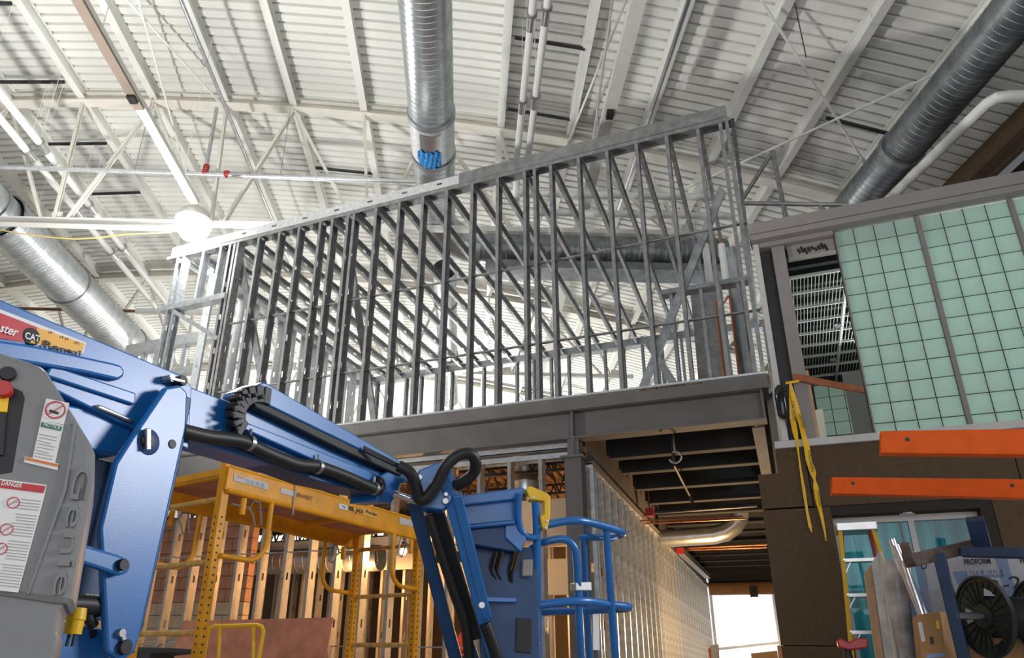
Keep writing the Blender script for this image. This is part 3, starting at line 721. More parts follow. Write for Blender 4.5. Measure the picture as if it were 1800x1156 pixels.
# warm lamps inside the lower room
for lab, (u_, v_, yy) in (('bare warm bulb glowing between the lower studs beside the scaffold', (709,968,8.75)),):
    q = ony(u_, v_, yy); t = thing('bulb_lamp', lab, 'lamp', q)
    mb = MB(); mb.lathe(q, V(0,0,1), [(.002,-.055),(.03,-.045),(.045,-.015),(.04,.02),(.02,.05),(.018,.07)], 16); obj('bulb', mb, 'lamp_warm', t, smooth=True)
    mb = MB(); mb.lathe(q, V(0,0,1), [(.022,.05),(.028,.06),(.028,.12),(.002,.125)], 12); obj('socket', mb, 'black', t, smooth=True)
    mb = MB(); mb.tube([q + V(0,0,.12), q + V(.015,.0,.5), q + V(.0,.0,4.61-q[2])], .008, 6); obj('cord', mb, 'black', t)
lamp('bulb_light', 'POINT', tuple(ony(709,968,8.75) + V(0,.14,0)), 95, (1,.55,.2), .05)
lamp('room_light', 'POINT', (-6.2, 10.1, 3.0), 95, (1,.52,.18), .1)
lamp('room_light_2', 'POINT', (-3.6, 11.9, 2.6), 80, (1,.55,.2), .1)
lamp('hall_light', 'POINT', (-.9, 12.4, 2.2), 330, (1,.62,.3), .1)
# yellowish header panels lit inside
mb = MB(); mb.box((-9.5, 10.9, 3.2),(-5.6, 10.95, 3.75)); tag(obj('wall_panel', mb, 'drywall'), 'pale gypsum strip high inside the lower room', 'panel')
mb = MB(); mb.box((-5.0, 10.4, 2.7),(-2.6, 10.46, 3.2)); tag(obj('wall_panel', mb, 'drywall'), 'pale gypsum strip behind the lift basket', 'panel')
# ---- hall services
mb = MB(); zc2 = 3.75
dq = [onx(1140,947,-1.9)]
def pz(u, v, y): return ony(u, v, y)
y_ = 13.2
t = thing('spiral_duct', 'brassy lit round duct crossing the hall and bending up', 'duct', pz(1200,945,y_))
mb = MB(); mb.tube([pz(1162,947,y_), pz(1255,940,y_), pz(1275,935,y_), pz(1290,925,y_), pz(1298,912,y_), pz(1302,895,y_), pz(1302,870,y_)], .155, 20); obj('duct_tube', mb, 'duct', t, smooth=True)
for (u1,v1,u2,v2,y) in ((1125,915,1305,907,11.6),(1130,920,1310,911,11.6)):
    t = mb = MB(); mb.tube([pz(u1,v1,y), pz(u2,v2,y)], .014, 8); tag(obj('copper_pipe', mb, 'copper', smooth=True), 'copper pipe crossing the hall above the round duct', 'pipe', 'near copper pipes')
for (u1,v1,u2,v2,y) in ((1187,964,1348,957,15.44),(1192,967,1348,962,15.52)):
    mb = MB(); mb.tube([pz(u1,v1,y), pz(u2,v2,y)], .02, 8); tag(obj('copper_pipe', mb, 'copper', smooth=True), 'copper pipe crossing the hall behind the round duct', 'pipe', 'far copper pipes')
mb = MB(); mb.tube([pz(1150,900,11.3), pz(1330,887,11.3)], .035, 8); q9 = pz(1220,895,11.3); mb.tube([q9, V(q9[0], q9[1], 4.62)], .008, 6); tag(obj('black_pipe', mb, 'pipe_black', smooth=True), 'black pipe across the hall ceiling', 'pipe')
t = thing('strip_light', 'long slim strip light with red end caps hung along the hall wall', 'lamp', onx(1220,1000,-1.75))
p, q = onx(1196,968,-1.75), onx(1243,1012,-1.75); mb = MB(); mb.bar(p, q, .12, .1); obj('body', mb, 'galv', t)
for e in (p, q): mb = MB(); mb.obox(e, nrm(q-p)*.05, V(.065,0,0), V(0,0,.055)); obj('end_cap', mb, 'red_paint', t)
mb = MB(); q = pz(1142,900,11.6); mb.obox(q, V(.06,0,0), V(0,.05,0), V(0,0,.06)); mb.tube([q, q+V(0,0,.4)], .01, 6); tag(obj('valve', mb, 'red_paint'), 'small red valve hung under the hall joists', 'valve')
t = thing('sprinkler_drop', 'flexible sprinkler drop curling under the first hall joist', 'pipe', onz(1187,805,4.1))
cc = onz(1187,803,4.05); mb = MB(); mb.tube([cc + V(.07*math.sin(g), .0, .07*math.cos(g)) for g in np.arange(-.4, 4.6, .4)], .014, 8); mb.tube([cc+V(0,0,.07), cc+V(0,0,.62)], .012, 6); obj('hose', mb, 'steel', t, smooth=True)
mb = MB(); q9 = onz(1185,818,4.0); mb.tube([q9 + V(0,0,.62), q9, onz(1213,872,4.0), onz(1217,885,3.9)], .018, 8); tag(obj('armored_cable', mb, 'pipe_black'), 'black cable drooping from the hall joists', 'cable')
# end of the hall: big plastic sheet lit from outside, header duct
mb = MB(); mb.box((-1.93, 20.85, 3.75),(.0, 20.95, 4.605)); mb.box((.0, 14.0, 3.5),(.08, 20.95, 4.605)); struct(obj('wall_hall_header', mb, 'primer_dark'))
t = thing('header_duct', 'brown wrapped duct across the far end of the hall', 'duct', (-.9, 20.6, 3.7))
mb = MB(); mb.tube([V(-1.92,20.6,3.86), V(-.06,20.6,3.86)], .16, 16); obj('duct_tube', mb, 'cardboard', t, smooth=True)
mb = MB(); e = pz(1325,1041,20.4); mb.box((e[0]-.09, 20.35, e[2]-.1),(e[0]+.09, 20.5, e[2]+.15)); obj('damper_box', mb, 'primer_dark', t)
mb = MB(); g = []; nx = 40
for i in range(nx+1):
    x = -3.6 + 5.8*i/nx; g += [(x, 24.0 + .05*math.sin(i*1.3) + .03*math.sin(i*.47), z) for z in (0, 1.2, 2.4, 3.6, 4.8)]
mb.add(g, [(i*5+j, i*5+j+1, (i+1)*5+j+1, (i+1)*5+j) for i in range(nx) for j in range(4)])
t = thing('plastic_sheet', 'white plastic sheeting glowing with daylight at the hall end', 'sheeting', (-.7, 24, 0)); obj('sheet', mb, 'poly_sheet', t, smooth=True)
for x in (-2.2, -.45, .35):
    mb = MB(); mb.box((x-.04, 23.85, 0),(x+.04, 23.93, 4.8)); obj('upright', mb, 'galv_bright', t)
mb = MB(); mb.bar(V(-3.2,23.9,2.4), V(1.6,23.9,2.95), .04, .07); obj('cross_rail', mb, 'galv_bright', t)
t = thing('plywood_stack', 'pale plywood leaning at the foot of the hall end', 'panel', (-.1, 19, 0)); mb = MB(); mb.plate((V(0,19,0),V(0,-1,0)), [(1320,1148),(1366,1143),(1368,1180),(1320,1180)], 0, .05); drop(mb); obj('sheet', mb, 'pine', t)
mb = MB(); mb.plate((V(0,18.9,0),V(0,-1,0)), [(1366,1134),(1374,1134),(1376,1180),(1366,1180)], 0, .05); drop(mb); obj('post', mb, 'pine', t)
t = thing('saw_horse', 'orange barrier frame in the bright hall end', 'barrier', (-2.2, 19.5, 0)); q0, q1, q2 = pz(1236,1138,19.5), pz(1246,1139,19.5), pz(1247,1175,19.5)
mb = MB(); mb.tube([V(q0[0], q0[1], 0), q0, q1, V(q1[0], q1[1], 0)], .03, 8); obj('frame', mb, 'rack_orange', t)
mb = MB(); mb.plate((V(0,20,0),V(0,-1,0)), [(1248,1134),(1262,1132),(1258,1180),(1246,1180)], 0, .2); drop(mb); tag(obj('drywall_panel', mb, 'drywall'), 'pale panel leaning behind the orange barrier', 'panel')
# ================================================================== PANEL-WALL BUILDING ON THE RIGHT
FP = (V(0, FAC, 0), V(0, -1, 0))
XR = 5.2
X = lambda u, v: float(ony(u, v, FAC)[0])
Z = lambda u, v: float(ony(u, v, FAC)[2])
# stucco wall in separate panels with recessed joints; window opening left free
wx0, wx1, wz1 = .49, 1.83, 3.26
S = struct(bpy.data.objects.new('wall_right', None)); COL.objects.link(S); S.location = (1.5, FAC+.1, 0)
jx, jz = .335, 3.27
def spanel(x0, z0, x1, z1):
    mb = MB(); g = .004; mb.box((x0+g, FAC, z0+g),(x1-g, FAC+.12, z1-g)); obj('stucco_panel', mb, 'stucco', S, bevel=.004)
mb = MB(); mb.prism([V(x, FAC, z) for x, z in ((.054,3.886),(.054,3.634),(-.146,3.634),(-.146,jz+.004),(jx-.004,jz+.004),(jx-.004,3.886))], V(0,.12,0)); obj('stucco_panel', mb, 'stucco', S, bevel=.004)
spanel(-.15, 1.95, wx0, jz-.01); spanel(-.15, 0, wx0, 1.95)
spanel(jx, wz1, 2.1, 3.89); spanel(2.1, wz1, XR, 3.89); spanel(wx1, .0, XR, wz1); spanel(wx0, 0, wx1, .9)
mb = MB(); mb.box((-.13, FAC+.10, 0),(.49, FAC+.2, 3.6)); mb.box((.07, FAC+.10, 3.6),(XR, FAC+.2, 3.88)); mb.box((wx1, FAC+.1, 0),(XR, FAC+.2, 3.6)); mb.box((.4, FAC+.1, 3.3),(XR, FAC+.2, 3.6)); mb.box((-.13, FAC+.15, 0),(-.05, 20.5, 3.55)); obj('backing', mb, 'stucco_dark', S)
# window
Wn = struct(bpy.data.objects.new('window_1', None)); COL.objects.link(Wn); Wn.location = (1.15, FAC+.2, .9)
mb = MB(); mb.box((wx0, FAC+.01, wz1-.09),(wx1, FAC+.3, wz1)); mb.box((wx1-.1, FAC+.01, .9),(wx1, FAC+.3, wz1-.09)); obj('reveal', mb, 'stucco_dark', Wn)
mb = MB(); mb.box((wx0, FAC+.17, wz1-.15),(wx1-.1, FAC+.23, wz1-.09)); obj('head_frame', mb, 'ledge', Wn)
mb = MB(); mb.box((wx0, FAC+.17, .9),(wx0+.04, FAC+.23, wz1-.15)); obj('jamb_frame', mb, 'ledge', Wn)
mb = MB(); mb.box((wx1-.15, FAC+.17, .9),(wx1-.1, FAC+.23, wz1-.15)); obj('jamb_frame', mb, 'ledge', Wn)
xm = X(1597,893) + .02; mb = MB(); mb.box((xm-.025, FAC+.17, .9),(xm+.025, FAC+.23, wz1-.15)); obj('mullion', mb, 'ledge', Wn)
for a, b in ((wx0+.04, xm-.025),(xm+.025, wx1-.15)):
    mb = MB(); mb.box((a, FAC+.195, .9),(b, FAC+.205, wz1-.15)); obj('pane', mb, 'glass', Wn)
mb = MB(); c = V(X(1593,885), FAC+.09, wz1-.092); mb.lathe(c, V(0,0,-1), [(.001,.004),(.045,.004),(.06,.008),(.065,0)], 20); tag(obj('downlight', mb, 'steel_bright', smooth=True), 'small round recessed downlight in the window soffit', 'lamp')
# teal plastic curtains inside, hanging in folds
for k, (x0, x1, amp) in enumerate(((.3, 1.15, .05), (1.17, 2.3, .06))):
    mb = MB(); g = []; nx = 44
    for i in range(nx+1):
        x = x0 + (x1-x0)*i/nx; ph = (i % 11)/11
        for z in (.5, 1.5, 2.4, 3.3): g.append((x + (.22 if k == 0 else .1)*(2.4-z)*.12, FAC+.62 + amp*(1-ph)*1.6 + .01*math.sin(z*5+i), z))
    mb.add(g, [(i*4+j, i*4+j+1, (i+1)*4+j+1, (i+1)*4+j) for i in range(nx) for j in range(3)])
    tag(obj('plastic_curtain', mb, 'teal_film'), ['teal plastic sheet hanging in pale folds behind the left window pane', 'darker teal plastic sheet hanging behind the right window pane'][k], 'curtain')
lamp('inner_room_light', 'POINT', (.6, FAC+1.6, 2.9), 26, (.75,.95,1), .1)
mb = MB(); mb.box((XR, FAC+.1, 0),(XR+.15, 13.7, 6.4)); struct(obj('wall_building_side', mb, 'stucco'))
mb = MB(); mb.box((-.05, 13.6, 0),(XR, 13.75, 3.9)); struct(obj('wall_building_rear', mb, 'stucco_dark'))
# white ledge under the panel wall
mb = MB(); mb.box((.06, FAC-.04, 3.89),(XR, FAC+.25, 3.965)); o = obj('trim_1', mb, 'ledge'); struct(o)
# frosted panels
T = thing('panel_wall', 'frosted green translucent panel wall divided into small squares', 'panel wall', (2.4, FAC+.05, 3.965))
za, zb_ = Z(1472,431), Z(1537,743); dz = (za - zb_)/10
xl = 1.015; colx = [xl] + [X(u, v) for u, v in ((1506,425),(1542,419),(1578,412.4))]; pw = colx[2] - colx[1]
m0 = X(1614,404); m1 = X(1622,403)
pitch = 4*pw + (m1 - m0)
zr_ = [za + dz*k for k in range(2, -13, -1)]
ZTOP = 6.385; ZBOT = 3.965
mt = {}
gb = .0045
for p_ in range(5):
    x0 = m1 + (p_-1)*pitch
    if x0 > XR - pitch: break
    for c in range(4):
        a, b = x0 + c*pw, x0 + (c+1)*pw
        zc_ = [ZTOP] + [z for z in [za + dz*k for k in range(3, -14, -1)] if ZBOT < z < ZTOP - .02] + [ZBOT]
        for i in range(len(zc_)-1):
            h = round(zc_[i] - zc_[i+1], 3)
            if h < .03: continue
            key = h
            if key not in mt:
                mb = MB(); mb.box((gb, 0, gb),(pw-gb, .02, h-gb)); mt[key] = mesh('glass_square', mb); mt[key].materials.append(M['frosted'])
            inst('glass_square', mt[key], (a, FAC+.03, zc_[i+1]), T)
    mb = MB(); ln = []
    for c in range(5):
        x = x0 + c*pw; mb.box((x-gb, FAC+.034, ZBOT),(x+gb, FAC+.048, ZTOP))
    for z in zc_[1:-1]: mb.box((x0, FAC+.035, z-gb),(x0+4*pw, FAC+.047, z+gb))
    obj('grid_bars', mb, 'groove', T)
    mb = MB(); mb.box((x0+4*pw, FAC+.0, ZBOT),(x0+pitch, FAC+.06, ZTOP)); obj('mullion', mb, 'mullion', T)
mb = MB(); mb.box((xl-.012, FAC+.0, ZBOT),(xl-.001, FAC+.06, ZTOP)); obj('edge_frame', mb, 'mullion', T)
lamp('panel_room_light', 'AREA', (2.6, FAC+2.6, 5.3), 200, (.93,1,.94), 2.6, target=(2.6, FAC, 5.2), sizey=2)
# fascia
T = thing('fascia', 'grey metal fascia capping the frosted panel wall', 'fascia', (2.5, FAC, 6.39))
mb = MB(); mb.box((.12, FAC-.13, 6.47),(XR, FAC+.18, 6.615)); obj('cap', mb, 'fascia', T, bevel=.006)
mb = MB(); mb.box((.13, FAC-.12, 6.392),(XR, FAC+.1, 6.465)); obj('lower_band', mb, 'fascia', T, bevel=.004)
mb = MB(); mb.box((.202, FAC-.02, 6.332),(.992, FAC+.12, 6.39)); obj('bay_head', mb, 'fascia', T)
# open bay: jambs, stained header, steel post
T = thing('bay_frame', 'unfinished steel frame of the open bay beside the panels', 'frame', (.4, FAC+.1, 3.96))
mb = MB(); mb.box((.14, FAC-.03, 3.97),(.20, FAC+.12, 6.38)); obj('jamb', mb, 'ledge', T)
mb = MB(); mb.box((.20, FAC+.10, 3.97),(.335, FAC+.16, 6.326)); obj('dark_recess_plate', mb, 'primer_dark', T)
mb = MB(); mb.box((.335, FAC+.02, 3.97),(.47, FAC+.14, 6.33)); obj('post', mb, 'fascia', T)
mb = MB(); mb.box((.47, FAC+.03, 3.97),(.50, FAC+.05, 4.75)); obj('torn_wrap', mb, 'pine', T)
mb = MB(); mb.box((.50, FAC+.06, 6.17),(1.0, FAC+.16, 6.33)); obj('stained_header', mb, 'fascia', T)
mb = MB()
for k in range(9): mb.obox((.62 + k*.035, FAC+.058, 6.24 + .015*math.sin(k*2.1)), V(.012,0,.01), V(0,.002,0), V(-.012,0,.03 + .012*math.sin(k))) 
o = obj('smudges', mb, 'ink', T); o['kind'] = 'stuff'
# the room behind the bay
mb = MB(); mb.box((.2, FAC+.2, 6.42),(XR, 13.6, 6.6))
for k in range(20): mb.box((.2, FAC+.35+k*.26, 6.34),(XR, FAC+.42+k*.26, 6.42))
struct(obj('ceiling_room', mb, 'dark_ceiling'))
T = thing('ceiling_grille', 'white open grille ceiling seen through the open bay', 'grille', (1.2, 10.5, 6.05))
g0, g1 = onz(1388,490,6.05), onz(1412,722,6.05); gx0, gx1 = g0[0], g0[0]+1.7; gy0, gy1 = g0[1], g1[1]
mb = MB(); y = gy0; k = 0
while y < gy1: mb.box((gx0, y-.012, 6.04),(gx1, y+.012, 6.075)); y += .42
obj('cross_rails', mb, 'grille', T)
mb = MB(); x = gx0
while x < gx1: mb.box((x-.003, gy0, 6.05),(x+.003, gy1, 6.065)); x += .04
o = obj('slats', mb, 'grille', T); o['kind'] = 'stuff'
for x in (gx0, gx0+.62, gx0+1.24): 
    mb = MB(); mb.box((x-.012, gy0, 6.035),(x+.012, gy1, 6.07)); obj('main_rail', mb, 'grille', T)
for u_, v_ in ((1474,572),(1466,632)):
    q = onz(u_, v_, 6.03); mb = MB(); mb.lathe(q, V(0,0,-1), [(.001,.01),(.05,.01),(.06,.0)], 16); tag(obj('downlight', mb, 'steel_bright', smooth=True), 'small round downlight set in the grille ceiling', 'lamp', 'grille downlights')
mb = MB(); mb.box((.3, 13.6, 3.9),(XR, 13.7, 6.6)); struct(obj('wall_room_rear', mb, 'drywall'))
mb = MB(); mb.box((.2, FAC+.25, 3.9),(XR, 13.6, 3.96)); struct(obj('floor_room', mb, 'dark_ceiling'))
mb = MB(); mb.box((.2, FAC+.3, 3.96),(.3, 13.6, 6.4)); struct(obj('wall_room_side', mb, 'drywall'))
T = thing('panel_wall', 'distant pale green panel grid seen low through the bay', 'panel wall', (1.9, 12.8, 3.96))
q0 = ony(1446,772,11.5); 
mb = MB(); mb.box((0,0,0),(.19,.02,.19)); me = mesh('glass_square', mb); me.materials.append(M['frosted'])
for i in range(4):
    for j in range(4): inst('glass_square', me, (q0[0] + i*.2, 11.5, q0[2] + .05 + j*.2), T)
mb = MB(); mb.box((q0[0]-.02, 11.53, q0[2]),(q0[0]+.8, 11.55, q0[2]+.86)); obj('backing', mb, 'groove', T)
lamp('bay_light', 'POINT', (1.3, 10.0, 4.6), 9, (.95,1,.98), .15)
mb = MB(); mb.plate((V(0,8.6,0),V(0,-1,0)), [(1480,657),(1515,652),(1552,783),(1507,788)], 0, .03); mb.v = [v if v[2] > 4.2 else (v[0], v[1], 3.96) for v in mb.v]; tag(obj('board', mb, 'panel_brown'), 'grey brown board standing in the open bay', 'board')
mb = MB(); mb.plate((V(0,9.2,0),V(0,-1,0)), [(1425,722),(1446,718),(1455,782),(1430,782)], 0, .03); zm = sum(v[2] for v in mb.v)/len(mb.v); mb.v = [v if v[2] > zm else (v[0], v[1], 3.96) for v in mb.v]; tag(obj('board', mb, 'drywall'), 'white gypsum offcut standing at the foot of the bay', 'board')
mb = MB(); mb.plate((V(0,FAC-.018,0),V(0,-1,0)), [(1393,657),(1399,656),(1518.5,680),(1519.5,689.5),(1393,667)], 0, .0385); tag(obj('lumber_brace', mb, 'wood', bevel=.002), 'reddish brown lumber nailed across the open bay', 'lumber')
# black sealed lamp
T = thing('wall_lamp', 'glossy black lamp mounted on the bay post', 'lamp', ony(1380,705,FAC))
c = ony(1373,706,FAC-.085); mb = MB(); mb.lathe(c - V(0,0,.19), V(0,0,1), [(.01,0),(.035,.01),(.053,.05),(.056,.25),(.045,.34),(.015,.38),(.005,.385)], 20); obj('housing', mb, 'black_gloss', T, smooth=True)
mb = MB(); mb.tube([c - V(-.02,0,.16), c - V(-.02,0,.26)], .01, 6); obj('knob', mb, 'black', T)
# caution tape
def ribbon(pts, wd, yy):
    mb = MB(); L_ = [ony(u, v, yy) for u, v in pts]; vs = []
    for i, p in enumerate(L_):
        tw = wd[i]; an = .5*math.sin(i*1.7); s = V(math.cos(an), math.sin(an), 0)*tw/2; vs += [p - s + V(0,-.012*math.sin(i*1.3),0), p + s]
    mb.add(vs, [(2*i, 2*i+1, 2*i+3, 2*i+2) for i in range(len(L_)-1)]); return mb
T = thing('caution_tape', 'torn yellow caution tape hanging from the bay post over the brown wall', 'tape', ony(1400,670,FAC))
mb = ribbon([(1389,672),(1391,700),(1393,735),(1398,760),(1401,775),(1404,800),(1408,830),(1413,860),(1419,900),(1424,925),(1427,935)], [.02,.05,.055,.055,.03,.015,.02,.03,.025,.03,.01], FAC-.06); obj('strand', mb, 'safety_yellow', T)
mb = ribbon([(1389,672),(1396,700),(1402,725),(1408,745),(1413,765),(1418,785),(1422,810),(1429,830),(1432,843),(1434,855),(1438,880),(1444,905),(1450,935),(1452,950)], [.02,.05,.06,.05,.05,.06,.06,.06,.02,.05,.05,.03,.02,.01], FAC-.075); s2 = obj('strand', mb, 'safety_yellow', T)
for (a, b) in (((1391,705),(1394,738)),((1404,728),(1411,752)),((1420,792),(1426,828)),((1436,862),(1440,888))):
    text('print', 'CAUTION', a, b, (V(0,FAC-.095,0),V(0,-1,0)), .03, 'ink', T)
for a, b in (((1380,671),(1404,666)),): mb = MB(); mb.plate((V(0,FAC-.05,0),V(0,-1,0)), [(1381,671),(1405,667),(1405,671),(1381,675)], 0, .01); obj('wrap', mb, 'safety_yellow', T)
# service core at the right end of the mezzanine: white duct, copper, vents
T = thing('service_riser', 'galvanized service box with lagged pipes at the right end of the upper floor', 'riser', (-.9, 10.6, Z0))
P_ = lambda u, v, y=10.6: ony(u, v, y)
mb = MB(); mb.plate((V(0,10.6,0),V(0,-1,0)), [(1213,508),(1262,500),(1285,665),(1228,672)], 0, .4); obj('steel_box', mb, 'galv_dark', T)
mb = MB(); a = P_(1288,470); b = P_(1288,660); mb.tube([V(a[0],11,8.12), V(a[0],11,Z0)], .12, 16); obj('flex_duct', mb, 'duct', T, smooth=True)
for u_ in (1240, 1268):
    a = P_(u_,430,10.4); mb = MB(); mb.tube([V(a[0],10.4,a[2]), V(a[0],10.4,a[2]-.7)], .055, 12); obj('lagged_pipe', mb, 'pipe_white', T, smooth=True); mb = MB(); mb.tube([V(a[0],10.4,a[2]+.12), V(a[0],10.4,a[2])], .02, 8); obj('brass_stub', mb, 'copper', T, smooth=True)
for u_, v_ in ((1257,530),(1283,522)):
    mb = MB(); a = P_(u_, v_, 10.2); b = ony(u_+18, 672, 10.2); mb.tube([a, b], .018, 8); obj('copper_pipe', mb, 'copper', T, smooth=True)
mb = MB(); mb.tube([P_(1257,530,10.2), P_(1272,533,10.2), P_(1280,520,10.2), P_(1283,522,10.2)], .018, 8); obj('copper_bend', mb, 'copper', T, smooth=True)
# low stud frame around it
T = thing('stud_wall', 'short stud enclosure around the service riser', 'wall frame', (-.6, 9.4, Z0))
ze = float(ony(1230,507,9.3)[2]); em = stud_mesh(ze - Z0, mat='galv')
for x in (-1.0, -.6, -.35, -.12): inst('stud', em, (x, 9.3, Z0), T)
mb = MB(); mb.box((-1.1, 9.28, ze),(.05, 9.45, ze+.07)); obj('top_track', mb, 'galv', T)
# ================================================================== BOOM LIFT
BL = vplane(aw(0,560,2.6), aw(690,850,4.6))
LIFT = thing('boom_lift', 'blue articulated boom lift with a grey turntable cover and caged basket', 'boom lift', (aw(60,900,2.5)[0], aw(60,900,2.5)[1]+.6, 0))
def bp(name, pxs, t0, t1, mat, parent=None, bevel=.008, pl=BL): mb = MB(); mb.plate(pl, pxs, t0, t1); return obj(name, mb, mat, parent or LIFT, bevel=bevel)
def pin(pl, u, v, r, t0, t1, mat, parent, name='pin'):
    P, n = pl; c = on(u, v, (P - n*t0, n)); mb = MB(); mb.lathe(c, -n, [(.0005,0),(r*.9,0),(r,.004),(r,t1-t0)], 18); return obj(name, mb, mat, parent, smooth=True)
boom = bp('main_boom', [(-60,500),(322,660),(338,680),(332,790),(210,742),(60,668),(-60,650)], 0, .24, 'blue')
bp('boom_stiffener', [(-60,588),(60,606),(200,637),(214,641),(221,652),(218,662),(208,668),(150,655),(-60,620)], -.035, .02, 'blue', boom, .012)
bp('boom_lower_rib', [(90,640),(240,690),(238,712),(80,660)], -.02, .02, 'blue', boom)
# rental decal
DP = (BL[0] + BL[1]*.006, BL[1])
bp('decal_border', [(-60,520),(152,602),(146,622),(70,607),(-60,583)], -.003, 0, 'white_decal', boom, 0)
bp('decal_red', [(-60,526),(66,575),(58,603),(-60,586)], -.005, -.002, 'red_decal', boom, 0)
bp('decal_yellow', [(66,575),(149,604),(144,619),(72,605),(58,603)], -.005, -.002, 'yellow_decal', boom, 0)
pin((BL[0]+BL[1]*.008, BL[1]), 56, 591, .034, 0, .003, 'ink', boom, 'decal_disc')
TP = (BL[0] + BL[1]*.009, BL[1])
text('lettering', 'CAT', (43,594), (69,601), TP, .026, 'white_decal', boom, bold=.03)
text('lettering', 'ster', (-2,582), (31,592), TP, .03, 'white_decal', boom, shear=.3, bold=.02)
text('lettering', 'T  H  E', (83,584), (140,606), TP, .009, 'ink', boom)
text('lettering', 'Rental', (75,610), (140,629), TP, .030, 'ink', boom, bold=.02)
bp('decal_triangle', [(52,602),(57,597),(63,604)], -.0105, -.0095, 'yellow_decal', boom, 0)
# inner telescoping section
inner = bp('inner_boom', [(326,676),(420,712),(560,778),(690,838),(676,868),(560,842),(330,772)], .03, .22, 'blue')
bp('lower_rail', [(428,742),(440,744),(672,836),(674,848),(668,852),(560,812),(428,754)], -.01, .06, 'blue', inner)
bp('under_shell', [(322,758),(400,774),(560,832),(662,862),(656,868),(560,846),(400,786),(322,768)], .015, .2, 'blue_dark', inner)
bp('nose_bracket', [(668,836),(690,824),(716,828),(724,842),(704,850),(698,868),(688,884),(662,880)], -.01, .2, 'blue')
# cable tray on top
tray = bp('cable_tray', [(463,671),(470,673),(734,828),(728,834),(700,822),(430,692),(436,683)], -.04, .12, 'blue')
bp('tray_underside', [(440,696),(470,700),(640,786),(715,828),(705,836),(600,790),(450,716)], -.03, .1, 'ink', tray)
# drag chain
arc = [(470,699),(458,694),(445,693),(433,696),(424,703),(417,713),(414,725),(413,737),(416,748),(424,757)]
for i in range(len(arc)-1):
    a, b = (on(*arc[k], (BL[0]+BL[1]*.02, BL[1])) for k in (i, i+1))
    mb = MB(); mb.bar(a, b, .09, .055, up=BL[1]); o = obj('chain_link', mb, 'black', LIFT, bevel=.006)
    pin((BL[0]+BL[1]*.068, BL[1]), (arc[i][0]+arc[i+1][0])/2, (arc[i][1]+arc[i+1][1])/2, .012, 0, .01, 'ink', o, 'rivet')
# corrugated hose along the boom
def hose(pts, r, mat='black', name='hose', pitch=.018, groove=.95):
    P_ = [np.asarray(p, float) for p in pts]; out = []
    for i in range(len(P_)-1):                                  # smooth path
        p0, p1, p2, p3 = P_[max(i-1,0)], P_[i], P_[i+1], P_[min(i+2,len(P_)-1)]
        for k in range(6):
            s = k/6; out.append(.5*((2*p1)+(-p0+p2)*s+(2*p0-5*p1+4*p2-p3)*s*s+(-p0+3*p1-3*p2+p3)*s**3))
    out.append(P_[-1]); L_ = [0]
    for a, b in zip(out, out[1:]): L_.append(L_[-1] + np.linalg.norm(b-a))
    n = max(4, int(L_[-1]/pitch)); path = []; rr = []
    arr = np.array(out)
    for i in range(n*2+1):
        s = L_[-1]*i/(2*n); path.append(np.array([np.interp(s, L_, arr[:,c]) for c in range(3)])); rr.append(r*(1 if i % 2 else groove))
    mb = MB(); mb.tube(path, rr, 12); return obj(name, mb, mat, LIFT, smooth=True)
HP = (BL[0] + BL[1]*.03, BL[1]); h_ = lambda u, v: on(u, v, HP)
hose([h_(318,756),(h_(360,766)),h_(400,771),h_(430,777),h_(470,796),h_(520,815),h_(560,820),h_(610,838),h_(650,856),h_(665,860),h_(668,850),h_(662,845)], .034)
for u_, v_ in ((438,778),(558,820),(657,858)):
    P, n = HP; c = on(u_, v_, HP); mb = MB(); mb.lathe(c, nrm(h_(560,820)-h_(470,790)), [(.034,-.012),(.04,-.012),(.04,.012),(.034,.012)], 14); mb.tube([c + V(0,0,.03), c + V(0,0,.07)], .008, 6); obj('hose_clamp', mb, 'steel', LIFT, smooth=True)
# tower link plate with its pins
link = bp('link_plate', [(292,680),(318,676),(331,690),(328,752),(248,1114),(238,1146),(222,1158),(205,1158),(188,1146),(181,1010),(176,928),(203,814),(232,768)], -.085, -.05, 'blue', None, .012)
LK = lambda o: (BL[0] + BL[1]*(.085+o), BL[1])
bp('link_back_plate', [(318,690),(338,700),(322,790),(262,1060),(250,1110),(240,1100)], -.03, .02, 'blue_dark', link)
for nm, u_, v_, r in (('pin',262,774,.030),('pin',216,1112,.016),('pin',223,1137,.028)):
    pin(LK(.02), u_, v_, r, 0, .04, 'steel' if r < .02 else 'black', link)
pin(LK(.004), 262, 776, .055, 0, .006, 'blue_dark', link, 'boss'); pin(LK(.005), 304, 780, .02, 0, .006, 'black', link, 'hole')
bp('pin_keeper', [(258,752),(266,752),(266,790),(258,790)], -.115, -.1, 'steel', link, .003)
bp('pin_keeper', [(212,1112),(220,1110),(229,1142),(221,1145)], -.1, -.088, 'steel', link, .003)
for u_, v_, r, m_ in ((303,664,.017,'steel'),(323,668,.024,'black')): pin(LK(-.03), u_, v_, r, 0, .05, m_, LIFT)
bp('pin_keeper', [(300,661),(326,668),(325,673),(299,667)], -.062, -.05, 'steel', LIFT, .003)
arm = bp('link_arm', [(120,948),(210,974),(226,981),(232,993),(226,1006),(212,1012),(120,982)], -.125, -.09, 'blue', None, .012); pin(LK(.06), 219, 992, .022, 0, .03, 'black', arm)
bp('lower_arm', [(90,1088),(180,1104),(200,1120),(200,1165),(80,1165)], .0, .25, 'blue', None, .015); pin(LK(-.08), 165, 1113, .017, 0, .01, 'black', LIFT, 'hole')
bp('tower_boom', [(100,706),(242,733),(246,742),(206,802),(172,795),(100,775)], .03, .3, 'blue', None, .012)
bp('tower_box', [(120,790),(200,812),(178,930),(184,1090),(120,1085)], .2, .4, 'blue_dark')
